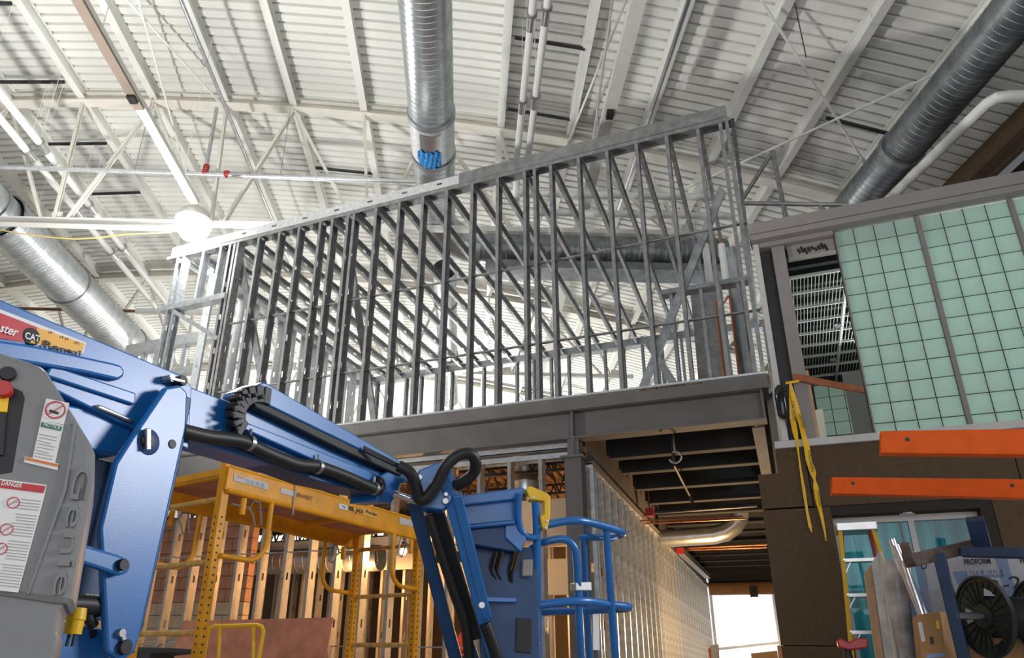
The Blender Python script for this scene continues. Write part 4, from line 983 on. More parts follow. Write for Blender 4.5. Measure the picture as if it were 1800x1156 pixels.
bp('cylinder_rod', [(170,710),(182,712),(238,738),(232,742),(172,718)], -.02, .02, 'steel', None)
hose([h_(118,1062), h_(140,1062), h_(165,1064), h_(178,1066)], .04)
hose([h_(152,1066), h_(156,1085), h_(165,1100)], .02)
hose([h_(125,960), h_(126,1010), h_(122,1050), h_(117,1075)], .008, name='cord')
mb = MB(); c = h_(114,1088) + BL[1]*.06; mb.lathe(c, V(0,0,-1), [(.001,-.04),(.03,-.038),(.034,.0),(.03,.005),(.03,.05),(.001,.052)], 16); pg = obj('plug', mb, 'safety_yellow', LIFT, smooth=True)
mb = MB(); [mb.box((c[0]+d-.004, c[1]-.004, c[2]-.09),(c[0]+d+.004, c[1]+.004, c[2]-.05)) for d in (-.014, .014)]; obj('prong', mb, 'ink', pg)
# grey turntable cover
CV = vplane(aw(0,800,2.05), aw(160,800,2.15))
cover = bp('turntable_cover', [(-70,592),(70,640),(82,650),(160,778),(167,795),(164,835),(128,1052),(120,1066),(-70,1040)], 0, .5, 'grey_plastic', None, .03, CV)
bp('cover_skirt', [(-70,1030),(112,1062),(104,1072),(97,1112),(101,1118),(95,1150),(88,1175),(-70,1175)], .012, .5, 'grey_plastic', cover, .02, CV)
bp('cover_ridge', [(128,742),(134,745),(118,860),(50,1045),(45,1045),(110,858)], -.008, .01, 'grey_plastic', cover, .004, CV)
bp('control_recess', [(-70,640),(40,688),(44,700),(22,830),(-70,845)], -.001, .006, 'ink', cover, .002, CV)
cp_ = bp('control_panel', [(-70,690),(16,690),(12,724),(-70,722)], -.012, .0, 'safety_yellow', cover, .003, CV); pin((CV[0]+CV[1]*.04, CV[1]), 5, 681, .024, 0, .035, 'bulb_red', cover, 'stop_button')
bp('control_face', [(-70,722),(12,724),(6,800),(-70,800)], -.01, 0, 'black', cover, .003, CV); pin((CV[0]+CV[1]*.015, CV[1]), 13, 655, .022, 0, .02, 'black', cover, 'knob')
def dec(pxs, mat, o=.002): return bp('decal', pxs, -o-.001, 0, mat, cover, 0, CV)
QP = (CV[0] + CV[1]*.006, CV[1])
dec([(81,700),(122,708),(112,746),(72,738)], 'white_decal')
def ring(u, v, r, pl, mat='red_decal'):
    P, n = pl; c = on(u, v, pl); mb = MB(); mb.lathe(c, n, [(r*.86,0),(r*.86,.001),(r,.001),(r,0)], 24); obj('print', mb, mat, cover)
    s = nrm(np.cross(n, V(0,0,1))); mb = MB(); mb.bar(c - (s*.7 - V(0,0,.7))*r, c + (s*.7 - V(0,0,.7))*r, .001, r*.12, up=n); obj('print', mb, mat, cover)
ring(97, 720, .027, QP)
mb = MB(); mb.plate(QP, [(87,719),(103,724),(102,728),(86,723)], 0, .001); obj('print', mb, 'ink', cover)
dec([(72,738),(112,747),(96,818),(57,806)], 'white_decal'); dec([(73,741),(109,749),(107,757),(71,749)], 'green_decal', .004); text('lettering', 'NOTICE', (76,748), (105,755), QP, .010, 'white_decal', cover, bold=.01)
for k in range(9): v = 762 + k*5.5; bp('print', [(69-k*1.2,v),(100-k*1.2-(8 if k % 3 == 2 else 0),v+6),(100-k*1.2-(8 if k % 3 == 2 else 0),v+7.5),(69-k*1.2,v+1.5)], -.004, -.003, 'ink_grey', cover, 0, CV)
dec([(44,802),(103,815),(101,826),(42,812)], 'white_decal', .003); dec([(45,803),(103,816),(102,820),(44,807)], 'orange_ink', .005)
dec([(-70,832),(82,852),(78,872),(32,1041),(-70,1030)], 'white_decal', .003); dec([(-70,834),(80,854),(76,866),(-70,848)], 'red_decal', .005)
text('lettering', 'DANGER', (2,852), (38,857), QP, .014, 'white_decal', cover, bold=.02)
for k in range(30):
    v = 876 + k*5.2; x1 = 72 - k*1.35; x0 = x1 - 34 - random.random()*8
    if k in (4, 13, 21): continue
    bp('print', [(x0,v),(x1,v+4),(x1,v+5.6),(x0,v+1.6)], -.005, -.004, 'ink_grey', cover, 0, CV)
for u_, v_ in ((23,883),(11,930),(1,964)): ring(u_, v_, .016, QP)
text('embossed_name', 'Genie', (133,820), (92,1046), (CV[0]+CV[1]*.002, CV[1]), .045, 'grey_plastic', cover, bold=.0, lift=.002, ext=.006)
# lower chassis hint: mast down to the floor, wheels
mb = MB(); b0 = aw(40,1100,2.35); mb.box((b0[0]-.9, b0[1]+.1, .55),(b0[0]+.15, b0[1]+1.3, .95)); obj('chassis', mb, 'blue', LIFT, bevel=.03)
for dx in (-.8, .05):
    for dy in (.15, 1.2):
        mb = MB(); mb.lathe(V(b0[0]+dx, b0[1]+dy, .38), V(1,0,0), [(.1,-.12),(.36,-.12),(.38,-.08),(.38,.08),(.36,.12),(.1,.12)], 24); obj('wheel', mb, 'black', LIFT, smooth=True)
mb = MB(); mb.box((b0[0]-.7, b0[1]+.25, .95),(b0[0]-.05, b0[1]+1.0, 1.5)); obj('turntable', mb, 'blue_dark', LIFT, bevel=.03)
# jib
W_ = 4.62
def jb(name, a, b, wa, wb, s1, s2, mat): mb = MB(); mb.bar(aw(*a, wa), aw(*b, wb), s1, s2, up=-FW); return obj(name, mb, mat, LIFT, bevel=.006)
jb('jib_arm', (781,838), (873,1175), W_, 4.75, .07, .10, 'blue'); jb('jib_arm', (803,868), (856,1082), 4.60, 4.7, .06, .09, 'blue')
jb('jib_link', (727,880), (806,1175), 4.75, 4.9, .085, .06, 'blue_dark'); jb('jib_link', (752,905), (842,1175), 4.8, 4.9, .05, .05, 'blue_dark')
jb('jib_cylinder', (765,880), (838,1120), 4.78, 4.85, .075, .075, 'black')
JB = vplane(aw(700,850,4.58), aw(820,850,4.62))
head = bp('jib_head', [(735,826),(770,812),(792,822),(800,845),(795,880),(778,896),(748,892),(728,872)], 0, .16, 'blue', None, .01, JB)
for u_, v_, r, m_ in ((747,880,.028,'steel'),(783,880,.02,'steel'),(784,868,.014,'steel'),(738,838,.018,'steel')): pin((JB[0]+JB[1]*.03, JB[1]), u_, v_, r, 0, .05, m_, head)
mb = MB(); mb.tube([aw(690,866,4.5), aw(735,882,4.62)], .022, 10); obj('cylinder_rod', mb, 'steel_bright', LIFT, smooth=True)
hose([aw(700,818,4.45), aw(722,832,4.45), aw(732,858,4.47), aw(738,878,4.48), aw(752,872,4.48), aw(768,850,4.48), aw(785,818,4.48), aw(805,800,4.5), aw(826,797,4.52), aw(836,812,4.55), aw(832,832,4.58), aw(815,846,4.6), aw(800,853,4.62)], .038)
hose([aw(755,905,4.62), aw(772,960,4.62), aw(798,1040,4.66), aw(818,1100,4.7), aw(826,1175,4.72)], .035)
hose([aw(852,1095,4.66), aw(862,1120,4.66), aw(872,1150,4.66), aw(876,1180,4.66)], .04)
for k in range(3): hose([aw(640,785+k*3,4.3), aw(670,800+k*3,4.38), aw(700,816+k*2,4.44)], .007, name='cable')
pin((JB[0]+JB[1]*.03, JB[1]), 847, 1063, .02, 0, .02, 'steel', LIFT, 'bolt')
# basket: control box, mast plate, rails
KB = vplane(aw(800,900,5.0), aw(930,900,5.05))
cb = bp('control_box', [(805,888),(908,876),(909,918),(816,930)], 0, .25, 'blue', None, .01, KB)
bp('box_lid', [(798,872),(918,856),(926,860),(908,877),(805,889)], -.05, .24, 'blue', cb, .01, KB)
bp('box_lower', [(816,931),(909,919),(926,946),(916,971),(830,957)], .01, .3, 'blue_dark', cb, .01, KB)
bp('box_end', [(889,922),(910,916),(925,946),(916,970),(888,944)], -.02, .05, 'blue', cb, .006, KB)
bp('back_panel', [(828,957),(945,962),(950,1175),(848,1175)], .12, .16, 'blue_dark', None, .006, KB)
bp('cross_plate', [(846,1048),(908,1050),(908,1058),(846,1057)], .06, .1, 'blue', None, .004, KB)
bp('access_door', [(908,1085),(935,1088),(934,1148),(906,1145)], .1, .118, 'ink', None, .004, KB)
bp('relay_box', [(919,983),(937,982),(936,1012),(918,1012)], .04, .11, 'fascia', None, .008, KB)
hook = bp('yellow_bracket', [(924,858),(932,853),(962,866),(968,872),(967,910),(962,932),(954,928),(949,906),(957,902),(957,880),(932,878)], -.03, .06, 'safety_yellow', None, .008, KB)
for u_, v_ in ((938,874),(962,915),(960,927)): pin((KB[0]+KB[1]*.04, KB[1]), u_, v_, .01, 0, .012, 'steel', hook, 'bolt')
def rail(pts, r=.026): 
    P_ = [aw(*p) for p in pts]; return hose(P_, r, 'blue', 'rail', .04, 1)
rail([(912,866,4.98),(911,900,4.98),(914,925,4.98),(925,942,4.99),(943,944,5.02)], .024)
rail([(818,926,4.97),(905,917,4.97)], .018)
rail([(941,882,5.05),(944,960,5.05),(946,1175,5.05)], .028)
rail([(944,926,5.05),(985,917,5.08),(1020,915,5.12),(1060,924,5.3),(1093,935,5.5),(1088,940,5.6),(1060,943,5.75),(1019,945,5.85)], .028)
rail([(930,972,5.2),(940,958,5.2),(965,950,5.15),(990,947,5.15),(1006,957,5.15),(1013,980,5.15),(1018,1080,5.15),(1023,1175,5.15)], .027)
rail([(1025,946,5.8),(1030,1040,5.8),(1038,1175,5.8)], .028)
rail([(1065,930,5.35),(1073,1040,5.35),(1083,1175,5.35)], .028)
rail([(946,1063,5.05),(990,1058,5.08),(1030,1056,5.15),(1070,1062,5.35),(1103,1066,5.5),(1095,1069,5.6),(1020,1073,5.8),(950,1075,5.9)], .03)
rail([(1030,928,5.2),(1035,938,5.3),(1055,946,5.4),(1075,948,5.45),(1085,942,5.5)], .014)
bp('latch', [(1012,1023),(1040,1022),(1041,1038),(1012,1038)], -.0, .06, 'steel', None, .006, vplane(aw(1010,1030,5.1), aw(1045,1030,5.2)))
bp('label_strip', [(1042,1078),(1053,1078),(1054,1142),(1043,1142)], -.0, .006, 'white_decal', None, 0, vplane(aw(1040,1100,5.75), aw(1060,1100,5.8)))
for i, (u0, v0, u1, v1) in enumerate(((862,975,890,1050),(872,975,893,1050),(895,975,897,1050),(900,975,899,1050))):
    hose([aw(u0+10, v0-8, 4.98), aw(u0, v0+22, 4.98), aw((u0+u1)/2, (v0+v1)/2+12, 4.98), aw(u1, v1, 5.0)], .009, name='cable')
    mb = MB(); mb.bar(aw(u0+12, v0-6, 4.97), aw(u0+3, v0+26, 4.97), .012, .035, up=FW); obj('cable_boot', mb, 'stucco', LIFT, bevel=.003)
hose([aw(897,1050,5.0), aw(898,1090,5.0), aw(897,1130,5.0), aw(893,1180,5.0)], .03)
z_ = 1.25; c = aw(1000,1175,5.4); mb = MB(); mb.box((c[0]-.75, c[1]-.4, z_-.06),(c[0]+.45, c[1]+.5, z_)); obj('platform_floor', mb, 'steel', LIFT)
# ================================================================== SCAFFOLD
QN = V(-3.67, 4.06, 0); LD = nrm(V(.46, 2.24, 0)); WD = V(-LD[1], LD[0], 0); LEN, WID = 2.29, .78
SCF = thing('rolling_scaffold', 'yellow rolling scaffold with a high platform beside the boom lift', 'scaffold', QN)
q = lambda l, w_, z: QN + LD*l + WD*w_ + V(0,0,z)
ztop = zrow(*QN[:2], 796)
zpl = zrow(*QN[:2], 822)
for l in (0, LEN):
    for w_ in (0, WID):
        mb = MB(); s = .032
        mb.obox(q(l, w_, (ztop+.1)/2), LD*s, WD*s, V(0,0,(ztop-.1)/2)); post = obj('post', mb, 'scaf_yellow', SCF, bevel=.004)
        k = 0; z = .35; mb = MB()
        while z < ztop - .45:
            mb.lathe(q(l, w_, z) - LD*(s+.001) , -LD, [(.0005,.001),(.008,.001),(.008,0)], 8)
            mb.lathe(q(l, w_, z) - WD*(s+.001), -WD, [(.0005,.001),(.008,.001),(.008,0)], 8); z += .05
        o = obj('pin_holes', mb, 'ink', post); o['kind'] = 'stuff'
        mb = MB(); mb.lathe(q(l, w_, .08), LD, [(.02,-.03),(.08,-.03),(.08,.03),(.02,.03)], 16); obj('caster', mb, 'black', SCF, smooth=True)
zn = [zrow(*QN[:2], v) for v in (876, 987, 1112)]; dzr = (zn[0]-zn[2])/2
for l, zs in ((0, zn), (LEN, [zrow(*q(LEN,0,0)[:2], v) for v in (957, 1044, 1133)])):
    lo = zs[-1] - (zs[-2]-zs[-1])
    for z in zs + [lo, lo-.45, lo-.9]:
        if z < .2: continue
        mb = MB(); mb.tube([q(l, .02, z), q(l, WID-.02, z)], .02, 10); obj('rung', mb, 'scaf_worn', SCF, smooth=True)
# platform
zb2 = zpl - .17
for w_ in (-.045, WID+.045):
    mb = MB(); mb.obox(q(LEN/2, w_, (zpl+zb2)/2), LD*(LEN/2+.02), WD*.012, V(0,0,(zpl-zb2)/2)); mb.tube([q(0, w_-.0, zb2), q(LEN, w_, zb2)], .022, 10); mb.tube([q(0, w_, zpl), q(LEN, w_, zpl)], .016, 8)
    sb = obj('side_beam', mb, 'scaf_yellow', SCF)
    if w_ < 0: side = sb
for l in (.02, LEN-.02): mb = MB(); mb.obox(q(l, WID/2, zpl-.03), LD*.02, WD*(WID/2), V(0,0,.035)); obj('end_beam', mb, 'scaf_yellow', SCF)
mb = MB(); mb.obox(q(LEN/2, WID/2, zpl-.05), LD*(LEN/2), WD*(WID/2-.01), V(0,0,.012)); obj('platform_board', mb, 'plywood', SCF)
for l in (LEN*.33, LEN*.66): mb = MB(); mb.obox(q(l, WID/2, zpl-.08), LD*.02, WD*(WID/2), V(0,0,.02)); obj('cross_member', mb, 'scaf_yellow', SCF)
SP = (q(0, -.06, 0), nrm(-WD)) if (-WD) @ (EYE - q(0,-.06,0)) > 0 else (q(0,-.06,0), nrm(WD))
def sp(pxs, mat, nm='decal', t=-.001, o=.002): mb = MB(); mb.plate((SP[0]+SP[1]*o, SP[1]), pxs, 0, .001); return obj(nm, mb, mat, side)
sp([(412,832),(472,849),(471,861),(411,844)], 'ledge'); sp([(417,835),(430,839),(430,842),(417,838)], 'orange_ink', 'print', 0, .004)
sp([(494,857),(520,864),(519,873),(493,866)], 'ledge'); sp([(596,884),(611,888),(611,897),(596,893)], 'white_decal'); sp([(599,887),(608,890),(606,894)], 'blue_print', 'print', 0, .004)
sp([(612,887),(664,901),(663,911),(611,898)], 'yellow_decal'); sp([(702,908),(730,916),(729,926),(702,920)], 'ledge')
LP_ = (SP[0]+SP[1]*.005, SP[1])
text('lettering', 'BIL JAX', (613,896), (639,903), LP_, .05, 'ink', side, bold=.02); text('lettering', 'Pro-Jax', (643,901), (663,906.5), LP_, .035, 'ink', side, bold=.02); text('lettering', 'ERHARDT', (522,872), (549,880), LP_, .032, 'ink', side)
for k in range(4): sp([(432+k*9, 841+k*2.5),(438+k*9, 842.7+k*2.5),(438+k*9, 850+k*2.5),(432+k*9, 848.3+k*2.5)], 'ink_grey', 'print', 0, .004)
# guard loops that lock the platform to the posts
def loop(l0, w_, sgn, mir=1):
    z1 = zb2 - .03; pts = [q(l0 + sgn*.42, w_, zb2+.02), q(l0 + sgn*.42, w_, zb2-.2)]
    for k in range(7):
        a = k/6*math.pi/2; pts.append(q(l0 + sgn*(.26 + .16*math.cos(a)), w_, zb2 - .30 - .16*math.sin(a)))
    pts.append(q(l0 + sgn*.03, w_, zb2 - .46))
    mb = MB(); mb.tube(pts, .02, 10); obj('guard_loop', mb, 'scaf_yellow', SCF, smooth=True)
    mb = MB(); c = q(l0 + sgn*.16, w_, zb2-.09); mb.tube([c + V(0,0,.06), c - V(0,0,.06)], .022, 10); lk = obj('lock_tube', mb, 'scaf_yellow', SCF, smooth=True)
    mb = MB(); mb.tube([c - LD*sgn*.1, c + LD*sgn*.06, c + LD*sgn*.09 + V(0,0,.06), c + LD*sgn*.15 + V(0,0,.06), c + LD*sgn*.17 - V(0,0,.02), c + LD*sgn*.19 - V(0,0,.1), c + LD*sgn*.13 - V(0,0,.11), c + LD*sgn*.09 - V(0,0,.03), c + LD*sgn*.05], .008, 8); obj('spring_clip', mb, 'steel', lk, smooth=True)
for w_ in (-.045, WID+.045): loop(0, w_, 1); loop(LEN, w_, -1)
mb = MB(); c = q(.62, -.07, zpl-.08); mb.tube([c + V(0,0,.1), c - V(0,0,.16)], .006, 6); obj('hook_pin', mb, 'steel', side)
# plywood sheet leaning on the lower studs, yellow hoop frame in front
PLY = vplane(ony(300,1100,7.6), ony(560,1085,7.6))
mb = MB(); a, b = ony(283,1087,7.55), ony(553,1080,7.55); mb.prism([V(a[0],7.5,0), V(b[0],7.5,0), V(b[0],7.95,b[2]), V(a[0],7.95,a[2])], V(0,.02,0)); tag(obj('plywood_sheet', mb, 'plywood'), 'reddish plywood sheet leaning against the lower studs', 'plywood')
T = thing('hoop_frame', 'small bright yellow tubular hoop frame in front of the plywood', 'frame', ony(410,1150,6.2))
h6 = lambda u, v, y=6.2: ony(u, v, y)
def dn(p): return V(p[0], p[1], .0)
mb = MB(); a, b = h6(357,1156), h6(455,1156); mb.tube([dn(a), a, h6(365,1116), h6(369,1104), h6(377,1100), h6(415,1099.5), h6(452,1098), h6(460,1101), h6(463,1109), h6(455,1156), dn(b)], .021, 10); obj('outer_hoop', mb, 'safety_yellow', T, smooth=True)
for u0, u1 in ((387,384),(446,445)): mb = MB(); a = h6(u1,1156,6.15); mb.tube([h6(u0,1101,6.2), a, dn(a)], .017, 10); obj('inner_leg', mb, 'safety_yellow', T, smooth=True)
mb = MB(); mb.prism([ony(235,1136,5.0), ony(296,1138,5.0), ony(290,1146,5.0), ony(238,1152,5.0)], V(0,.35,0)); mb.box((ony(240,1150,5.0)[0], 5.0, 0),(ony(262,1150,5.0)[0], 5.3, ony(262,1146,5.0)[2])); tag(obj('tool_cart', mb, 'primer_dark', bevel=.01), 'dark cart edge poking out beside the link plate', 'cart')
# ================================================================== CLUTTER ON THE RIGHT
# rack with orange arms; its upright stands to the right of the view
T = thing('storage_rack', 'storage rack with bright orange perforated steel beams', 'rack', (aw(1900,1100,4.2)[0], aw(1900,1100,4.2)[1], 0))
def arm_(pts4, depth, holes, w0, w1):
    pl = vplane(aw(*pts4[0], w0), aw(*pts4[1], w1)); P, n = pl
    f = [on(u, v, pl) for u, v in pts4]; wl_ = .006
    mb = MB(); d = -n*depth; th = V(0,0,wl_)
    a, b, c, e = f                                   # top-left, top-right, bottom-right, bottom-left
    mb.prism([a, b, c, e], -n*wl_); mb.prism([a+d, b+d, c+d, e+d], n*wl_); mb.prism([a, b, b+d, a+d], -th); mb.prism([e, c, c+d, e+d], th)
    o = obj('beam', mb, 'rack_orange', T, bevel=.004)
    for h in holes:
        mb = MB(); mb.lathe(on(*h, pl) + n*.001, n, [(.0005,.001),(.011,.001),(.011,0)], 14); obj('hole', mb, 'black', o)
    return b, c
e1 = arm_([(1548,757),(2000,750),(2000,801),(1548,796)], .06, [(1595,772)], 3.7, 3.3)
e2 = arm_([(1463,838),(2000,844),(2000,880),(1463,867)], .06, [(1499,849),(1779,853)], 4.6, 4.2)
u_ = aw(1990,900,4.2); mb = MB(); mb.box((u_[0]-.05, u_[1]-.05, 0),(u_[0]+.05, u_[1]+.05, 3.4)); u2 = aw(1990,800,3.3); mb.box((u2[0]-.05, u2[1]-.05, 0),(u2[0]+.05, u2[1]+.05, 3.2)); obj('upright', mb, 'blue', T)
# step ladder
YL_ = 7.35
T = thing('step_ladder', 'yellow and red fibreglass step ladder standing before the window', 'ladder', (.75, YL_, 0))
l = lambda u, v, y=YL_: ony(u, v, y)
tl, tr = l(1474,930), l(1536,930)
zt_ = (tl[2]+tr[2])/2; xc = (tl[0]+tr[0])/2; hw = (tr[0]-tl[0])/2
mb = MB(); mb.box((xc-hw-.02, YL_-.06, zt_-.02),(xc+hw+.03, YL_+.18, zt_+.06)); obj('top_cap', mb, 'alu', T, bevel=.01)
sl_ = .09
for s in (-1, 1):
    mb = MB(); mb.bar(V(xc + s*hw*.92, YL_, zt_), V(xc + s*(hw*.92+zt_*sl_), YL_-.9, 0), .03, .075, up=(0,1,0)); obj('front_rail', mb, 'ladder_yellow', T)
    mb = MB(); mb.bar(V(xc + s*hw*.8, YL_+.12, zt_), V(xc + s*(hw*.8+zt_*sl_*.9), YL_+.62, 0), .028, .06, up=(0,1,0)); obj('rear_rail', mb, 'ladder_red', T)
for k in range(9):
    z = zt_ - .28 - k*.3; f = (zt_-z)/zt_; hw_ = hw*.92 + (zt_-z)*sl_
    mb = MB(); mb.box((xc-hw_, YL_-.9*f-.04, z-.015),(xc+hw_, YL_-.9*f+.05, z+.012)); st = obj('step', mb, 'alu', T)
    for s in (-1, 1): mb = MB(); mb.bar(V(xc+s*hw_*.98, YL_-.9*f, z-.11), V(xc+s*hw_*.62, YL_-.9*f, z-.01), .008, .03, up=(0,1,0)); obj('step_brace', mb, 'alu', st)
# red clamp stand
CL = vplane(l(1470,1130,5.9), l(1530,1130,5.9))
T = thing('clamp_stand', 'red jaw stand in front of the ladder', 'stand', ony(1500,1140,5.9))
mb = MB(); mb.plate(CL, [(1471,1124),(1478,1121),(1492,1128),(1508,1120),(1526,1121),(1527,1138),(1494,1142),(1474,1137)], 0, .15); obj('jaw', mb, 'red_paint', T, bevel=.01)
mb = MB(); c = ony(1490,1141,5.97); mb.tube([c, V(c[0]-.05, c[1], c[2]-.3), V(c[0]-.15, c[1], .02)], .025, 10); mb.tube([c, V(c[0]+.2, c[1]+.2, .02)], .02, 10); mb.tube([c, V(c[0]+.1, c[1]-.25, .02)], .02, 10); obj('leg', mb, 'black', T, smooth=True)
# leaning sheets
def lean(name, label, cat, pxs, y, th, mat, tilt=.25):
    pts = [ony(u, v, y) for u, v in pxs]; top = max(p[2] for p in pts); out = []
    for (u_, v_), p in zip(pxs, pts): out.append(V(p[0], p[1], 0) if v_ >= 1200 else p)
    mb = MB(); mb.prism(out, V(0, th, 0)); return tag(obj(name, mb, mat, bevel=.006), label, cat)
lean('foam_board', 'narrow beige foam board standing beside the ladder', 'board', [(1519,1009),(1531,990),(1541,1200),(1526,1200)], 6.3, .05, 'pine')
lean('foam_board', 'broad grey foam board beside the beige one', 'board', [(1532,988),(1546,968),(1561,1200),(1542,1200)], 6.28, .05, 'foam')
lean('foam_board', 'thin white edged panel standing between ladder and wrapped roll', 'board', [(1546,966),(1552,972),(1566,1200),(1556,1200)], 6.205, .07, 'ledge')
# wrapped roll of insulation bulging forward
T = thing('wrapped_bundle', 'tall plastic wrapped bundle leaning with a bulging side', 'bundle', ony(1590,1150,6.0))
g = []; rows = [(1552,992,1582,975),(1556,1040,1600,1010),(1566,1090,1606,1070),(1578,1140,1612,1120),(1588,1200,1618,1190)]
mb = MB()
for i, (u0, v0, u1, v1) in enumerate(rows):
    for k in range(7):
        s = k/6; b = .07*math.sin(s*math.pi) + .03*math.sin(i*1.3) + .012*math.sin(s*19)
        g.append(ony(u0+(u1-u0)*s, v0+(v1-v0)*s, 6.1 - b))
nr = len(rows); N_ = nr*7; rim = [k for k in range(7)] + [i*7+6 for i in range(1, nr)] + [(nr-1)*7+k for k in range(5, -1, -1)] + [i*7 for i in range(nr-2, 0, -1)]
quads = [(i*7+k, i*7+k+1, (i+1)*7+k+1, (i+1)*7+k) for i in range(nr-1) for k in range(6)]
g[-7:] = [V(p[0], p[1], 0) for p in g[-7:]]
mb.add(g + [p + V(.02, .1, 0) for p in g], quads + [tuple(c + N_ for c in reversed(f)) for f in quads] + [(a, b, b + N_, a + N_) for a, b in zip(rim, rim[1:] + rim[:1])])
obj('film_face', mb, 'plastic_wrap', T, smooth=True)
mb = MB(); mb.prism([ony(u, v, 6.02) for u, v in ((1600,1060),(1612,1056),(1632,1200),(1614,1200))], V(0,.2,0)); drop(mb); obj('printed_band', mb, 'blue_print', T)
# conduits leaning
for k, (a, b) in enumerate((((1567,948),(1630,1110)),((1574,958),(1640,1108)),((1590,985),(1622,1080)))):
    p, r_ = ony(*a, 5.71 - k*.046), ony(*b, 5.69 - k*.046); d = r_ - p; e = p + d*(p[2]/(p[2]-r_[2])); e[1] = p[1] - .09
    mb = MB(); mb.tube([p, e], .02, 10); tag(obj('conduit', mb, 'steel_bright', smooth=True), 'bright steel conduit leaning against the wrapped bundle', 'conduit', 'leaning conduits')
# shrink-wrapped pallet of printed cartons
PB = vplane(ony(1600,1050,5.74), ony(1800,1050,5.6))
T = thing('wrapped_pallet', 'shrink wrapped pallet of white and blue printed cartons', 'pallet', ony(1720,1100,5.9))
mb = MB(); mb.plate(PB, [(1608,975),(1840,968),(1840,1200),(1640,1200)], 0, .7); mb.v = [v if v[2] > 2.0 else (v[0], v[1], .14) for v in mb.v]; obj('cartons', mb, 'carton_white', T, bevel=.02)
PD_ = (PB[0]+PB[1]*.003, PB[1])
a_, b_ = on(1640,1200,PB), on(1840,1200,PB); sd = nrm(V(b_[0]-a_[0], b_[1]-a_[1], 0)); Lp = np.linalg.norm((b_-a_)[:2]); mid = V(*((a_+b_)/2)[:2], 0) - PB[1]*.35
mb = MB()
for k in (-1, 0, 1): mb.obox(mid + sd*k*(Lp/2-.06) + V(0,0,.055), sd*.045, PB[1]*.35, V(0,0,.055))
for k in range(6): mb.obox(mid + PB[1]*(-.3 + k*.12) + V(0,0,.125), sd*Lp/2, PB[1]*.045, V(0,0,.016))
obj('pallet_base', mb, 'pine', T)
for pxs in ([(1605,978),(1622,978),(1646,1112),(1632,1112)], [(1675,1005),(1695,1003),(1720,1060),(1700,1065)], [(1697,1003),(1762,1000),(1764,1014),(1697,1017)], [(1748,975),(1768,974),(1800,1090),(1780,1095)]):
    mb = MB(); mb.plate(PD_, pxs, 0, .001); obj('print', mb, 'blue_print', T)
PT = (PB[0]+PB[1]*.006, PB[1])
text('lettering', 'PROFORM', (1696,992), (1742,990), PT, .035, 'ink', T, bold=.02); text('lettering', 'PROFORM', (1794,990), (1840,989), PT, .035, 'ink', T, bold=.02)
text('lettering', 'RITE BLUE', (1702,1012), (1760,1009), PT, .03, 'ledge', T)
text('lettering', '2-2', (1744,1040), (1800,1031), PT, .07, 'ink', T); text('lettering', 'D', (1620,1000), (1631,999), PT, .05, 'ink', T)
for k in range(12): mb = MB(); mb.plate(PT, [(1622+k*1.4,1036+k*4.2),(1652+k*1.2,1035+k*4.2),(1652+k*1.2,1036.2+k*4.2),(1622+k*1.4,1037.2+k*4.2)], 0, .001); obj('print', mb, 'ink_grey', T)
# blue steel cart
T = thing('steel_cart', 'blue steel tube cart with rusty arms on top', 'cart', aw(1680,1150,4.2))
def cbar(a, b, wa, wb, s1, s2, mat, nm): mb = MB(); mb.bar(aw(*a, wa), aw(*b, wb), s1, s2); return obj(nm, mb, mat, T, bevel=.006)
cbar((1597,986),(1714,958), 4.1, 4.3, .07, .07, 'old_steel', 'rusty_arm'); cbar((1590,955),(1600,990), 4.1, 4.1, .05, .05, 'old_steel', 'peg')
cbar((1713,910),(1728,965), 4.25, 4.25, .09, .07, 'navy', 'peg'); cbar((1690,970),(1910,974), 4.2, 3.82, .07, .055, 'navy', 'top_rail')
cbar((1650,972),(1705,1200), 4.15, 4.0, .06, .075, 'navy', 'leg'); a = aw(1705,1200,4.0); mb = MB(); mb.bar(a, V(a[0]+.1, a[1], .0), .06, .07, up=(0,1,0)); obj('leg', mb, 'navy', T)
cbar((1906,974),(1990,1200), 3.82, 3.72, .07, .06, 'navy', 'leg'); a2 = aw(1990,1200,3.72); mb = MB(); mb.bar(a2, V(a2[0]+.1, a2[1], .0), .06, .07, up=(0,1,0)); obj('leg', mb, 'navy', T)
# cardboard box
T = thing('cardboard_box', 'brown cardboard box with a yellow sticker below the cart', 'box', aw(1650,1150,4.6))
BX = vplane(aw(1615,1100,4.30), aw(1655,1100,4.26))
mb = MB(); mb.plate(BX, [(1612,1080),(1652,1074),(1668,1200),(1624,1200)], 0, .18); zsh = min(v[2] for v in mb.v); mb.v = [v if v[2] > zsh + .15 else (v[0], v[1], zsh) for v in mb.v]; bx = obj('carton', mb, 'cardboard', T, bevel=.006)
mb = MB(); mb.plate(vplane(aw(1652,1100,4.262), aw(1692,1100,4.42)), [(1653,1075),(1674,1076),(1694,1200),(1669,1200)], -.002, .01); obj('side_flap', mb, 'cardboard', bx)
BO = (BX[0]+BX[1]*.004, BX[1])
for pxs, m_ in (([(1645,1091),(1650,1090),(1652,1104),(1647,1105)],'safety_yellow'), ([(1634,1119),(1640,1118),(1642,1131),(1636,1132)],'ink'), ([(1613,1094),(1620,1092),(1627,1126),(1620,1128)],'ledge'), ([(1628,1149),(1664,1146),(1664,1154),(1628,1156)],'blue_print')):
    mb = MB(); mb.plate(BO, pxs, 0, .001); obj('print', mb, m_, bx)
mb = MB(); c_ = on(1645,1200,BX) - BX[1]*.09; mb.box((c_[0]-.2, c_[1]-.22, zsh-.03),(c_[0]+.95, c_[1]+.12, zsh-.001)); CART = [o for o in bpy.data.objects if o.name == 'steel_cart'][0]; obj('shelf', mb, 'navy', CART)
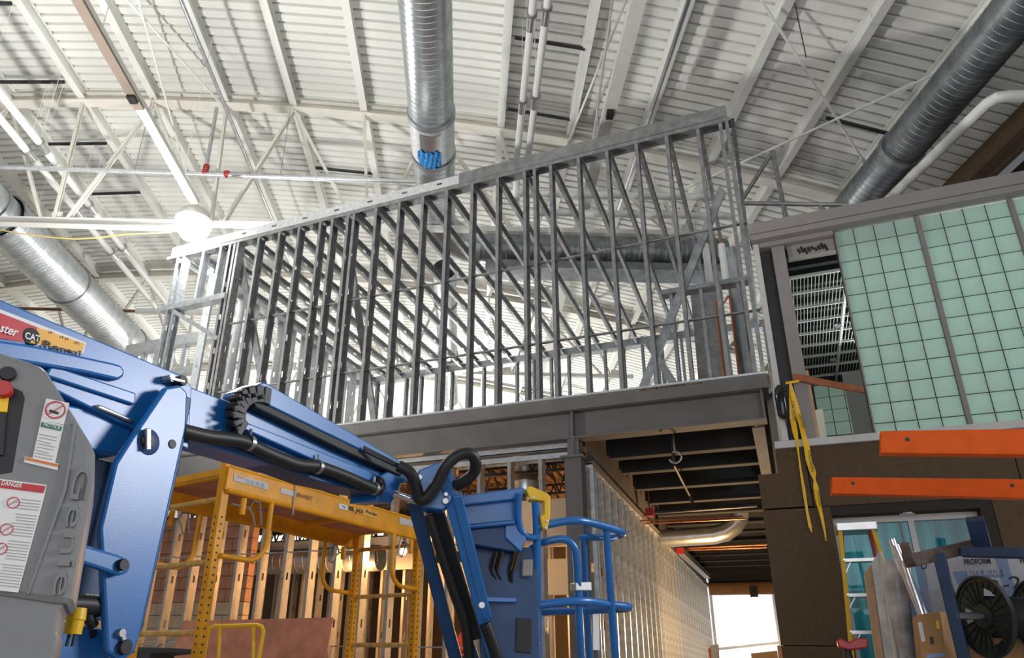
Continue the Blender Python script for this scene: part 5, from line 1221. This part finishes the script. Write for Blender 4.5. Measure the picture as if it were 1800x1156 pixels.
# cable reel
T = thing('cable_reel', 'black plastic cable reel with spoked flanges wound with black cable', 'reel', aw(1740,1150,4.0))
rc = aw(1730,1083,4.06); RA = nrm(V(RT[0], RT[1], 0) + .05*V(FW[0], FW[1], 0)); rr = .208
def flange(c):
    mb = MB(); mb.lathe(c, RA, [(rr,-.012),(rr+.012,-.012),(rr+.012,.012),(rr,.012)], 36); mb.lathe(c, RA, [(rr*.9,-.004),(rr,-.004),(rr,.004),(rr*.9,.004)], 36)
    mb.lathe(c, RA, [(.02,-.015),(.065,-.015),(.07,.0),(.065,.015),(.02,.015)], 24)
    f = obj('flange', mb, 'reel', T, smooth=True)
    a = nrm(np.cross(RA, V(0,0,1))); mb = MB()
    for k in range(48):                                       # web with three open windows
        g0, g1 = 2*math.pi*k/48, 2*math.pi*(k+1)/48
        r0 = .06; r1 = rr*.92; ph = ((k/48*3) % 1)
        def pt(r, g): return c + (a*math.cos(g) + V(0,0,1)*math.sin(g))*r
        segs = [(r0, r1)] if not (.25 < ph < .62) else [(r0, .095), (.155, r1)]
        for s0, s1 in segs: mb.prism([pt(s0,g0), pt(s1,g0), pt(s1,g1), pt(s0,g1)], RA*.006)
    obj('spoke_web', mb, 'reel', T)
    mb = MB()
    for k in range(24):
        g0 = 2*math.pi*k/24; d = a*math.cos(g0) + V(0,0,1)*math.sin(g0)
        if .25 < ((k/24*3) % 1) < .62: mb.bar(c + d*.155 - RA*.004, c + d*rr*.95 - RA*.004, .004, .006, up=RA)
        else: mb.bar(c + d*.06 - RA*.004, c + d*rr*.95 - RA*.004, .004, .006, up=RA)
    o = obj('ribs', mb, 'reel', T); o['kind'] = 'stuff'
flange(rc); flange(rc + RA*.34)
mb = MB(); prof = [(.05,.01)]
for k in range(22): prof += [(.105,.015+k*.0145),(.112,.022+k*.0145)]
prof += [(.05,.335)]; mb.lathe(rc, RA, prof, 28); obj('wound_cable', mb, 'black', T, smooth=True)
mb = MB(); mb.tube([rc - RA*.17, rc + RA*.56], .02, 10); obj('axle', mb, 'steel', T, smooth=True)
# big carton under the reel
mb = MB(); BP_ = vplane(aw(1700,1150,4.29), aw(1820,1150,4.18)); mb.plate(BP_, [(1692,1120),(1840,1112),(1840,1210),(1708,1210)], 0, .06); mb.v = [v if v[2] > 1.72 else (v[0], v[1], zsh) for v in mb.v]; o = obj('cardboard_box', mb, 'cardboard', bevel=.008); tag(o, 'large cardboard box behind the cable reel', 'box')
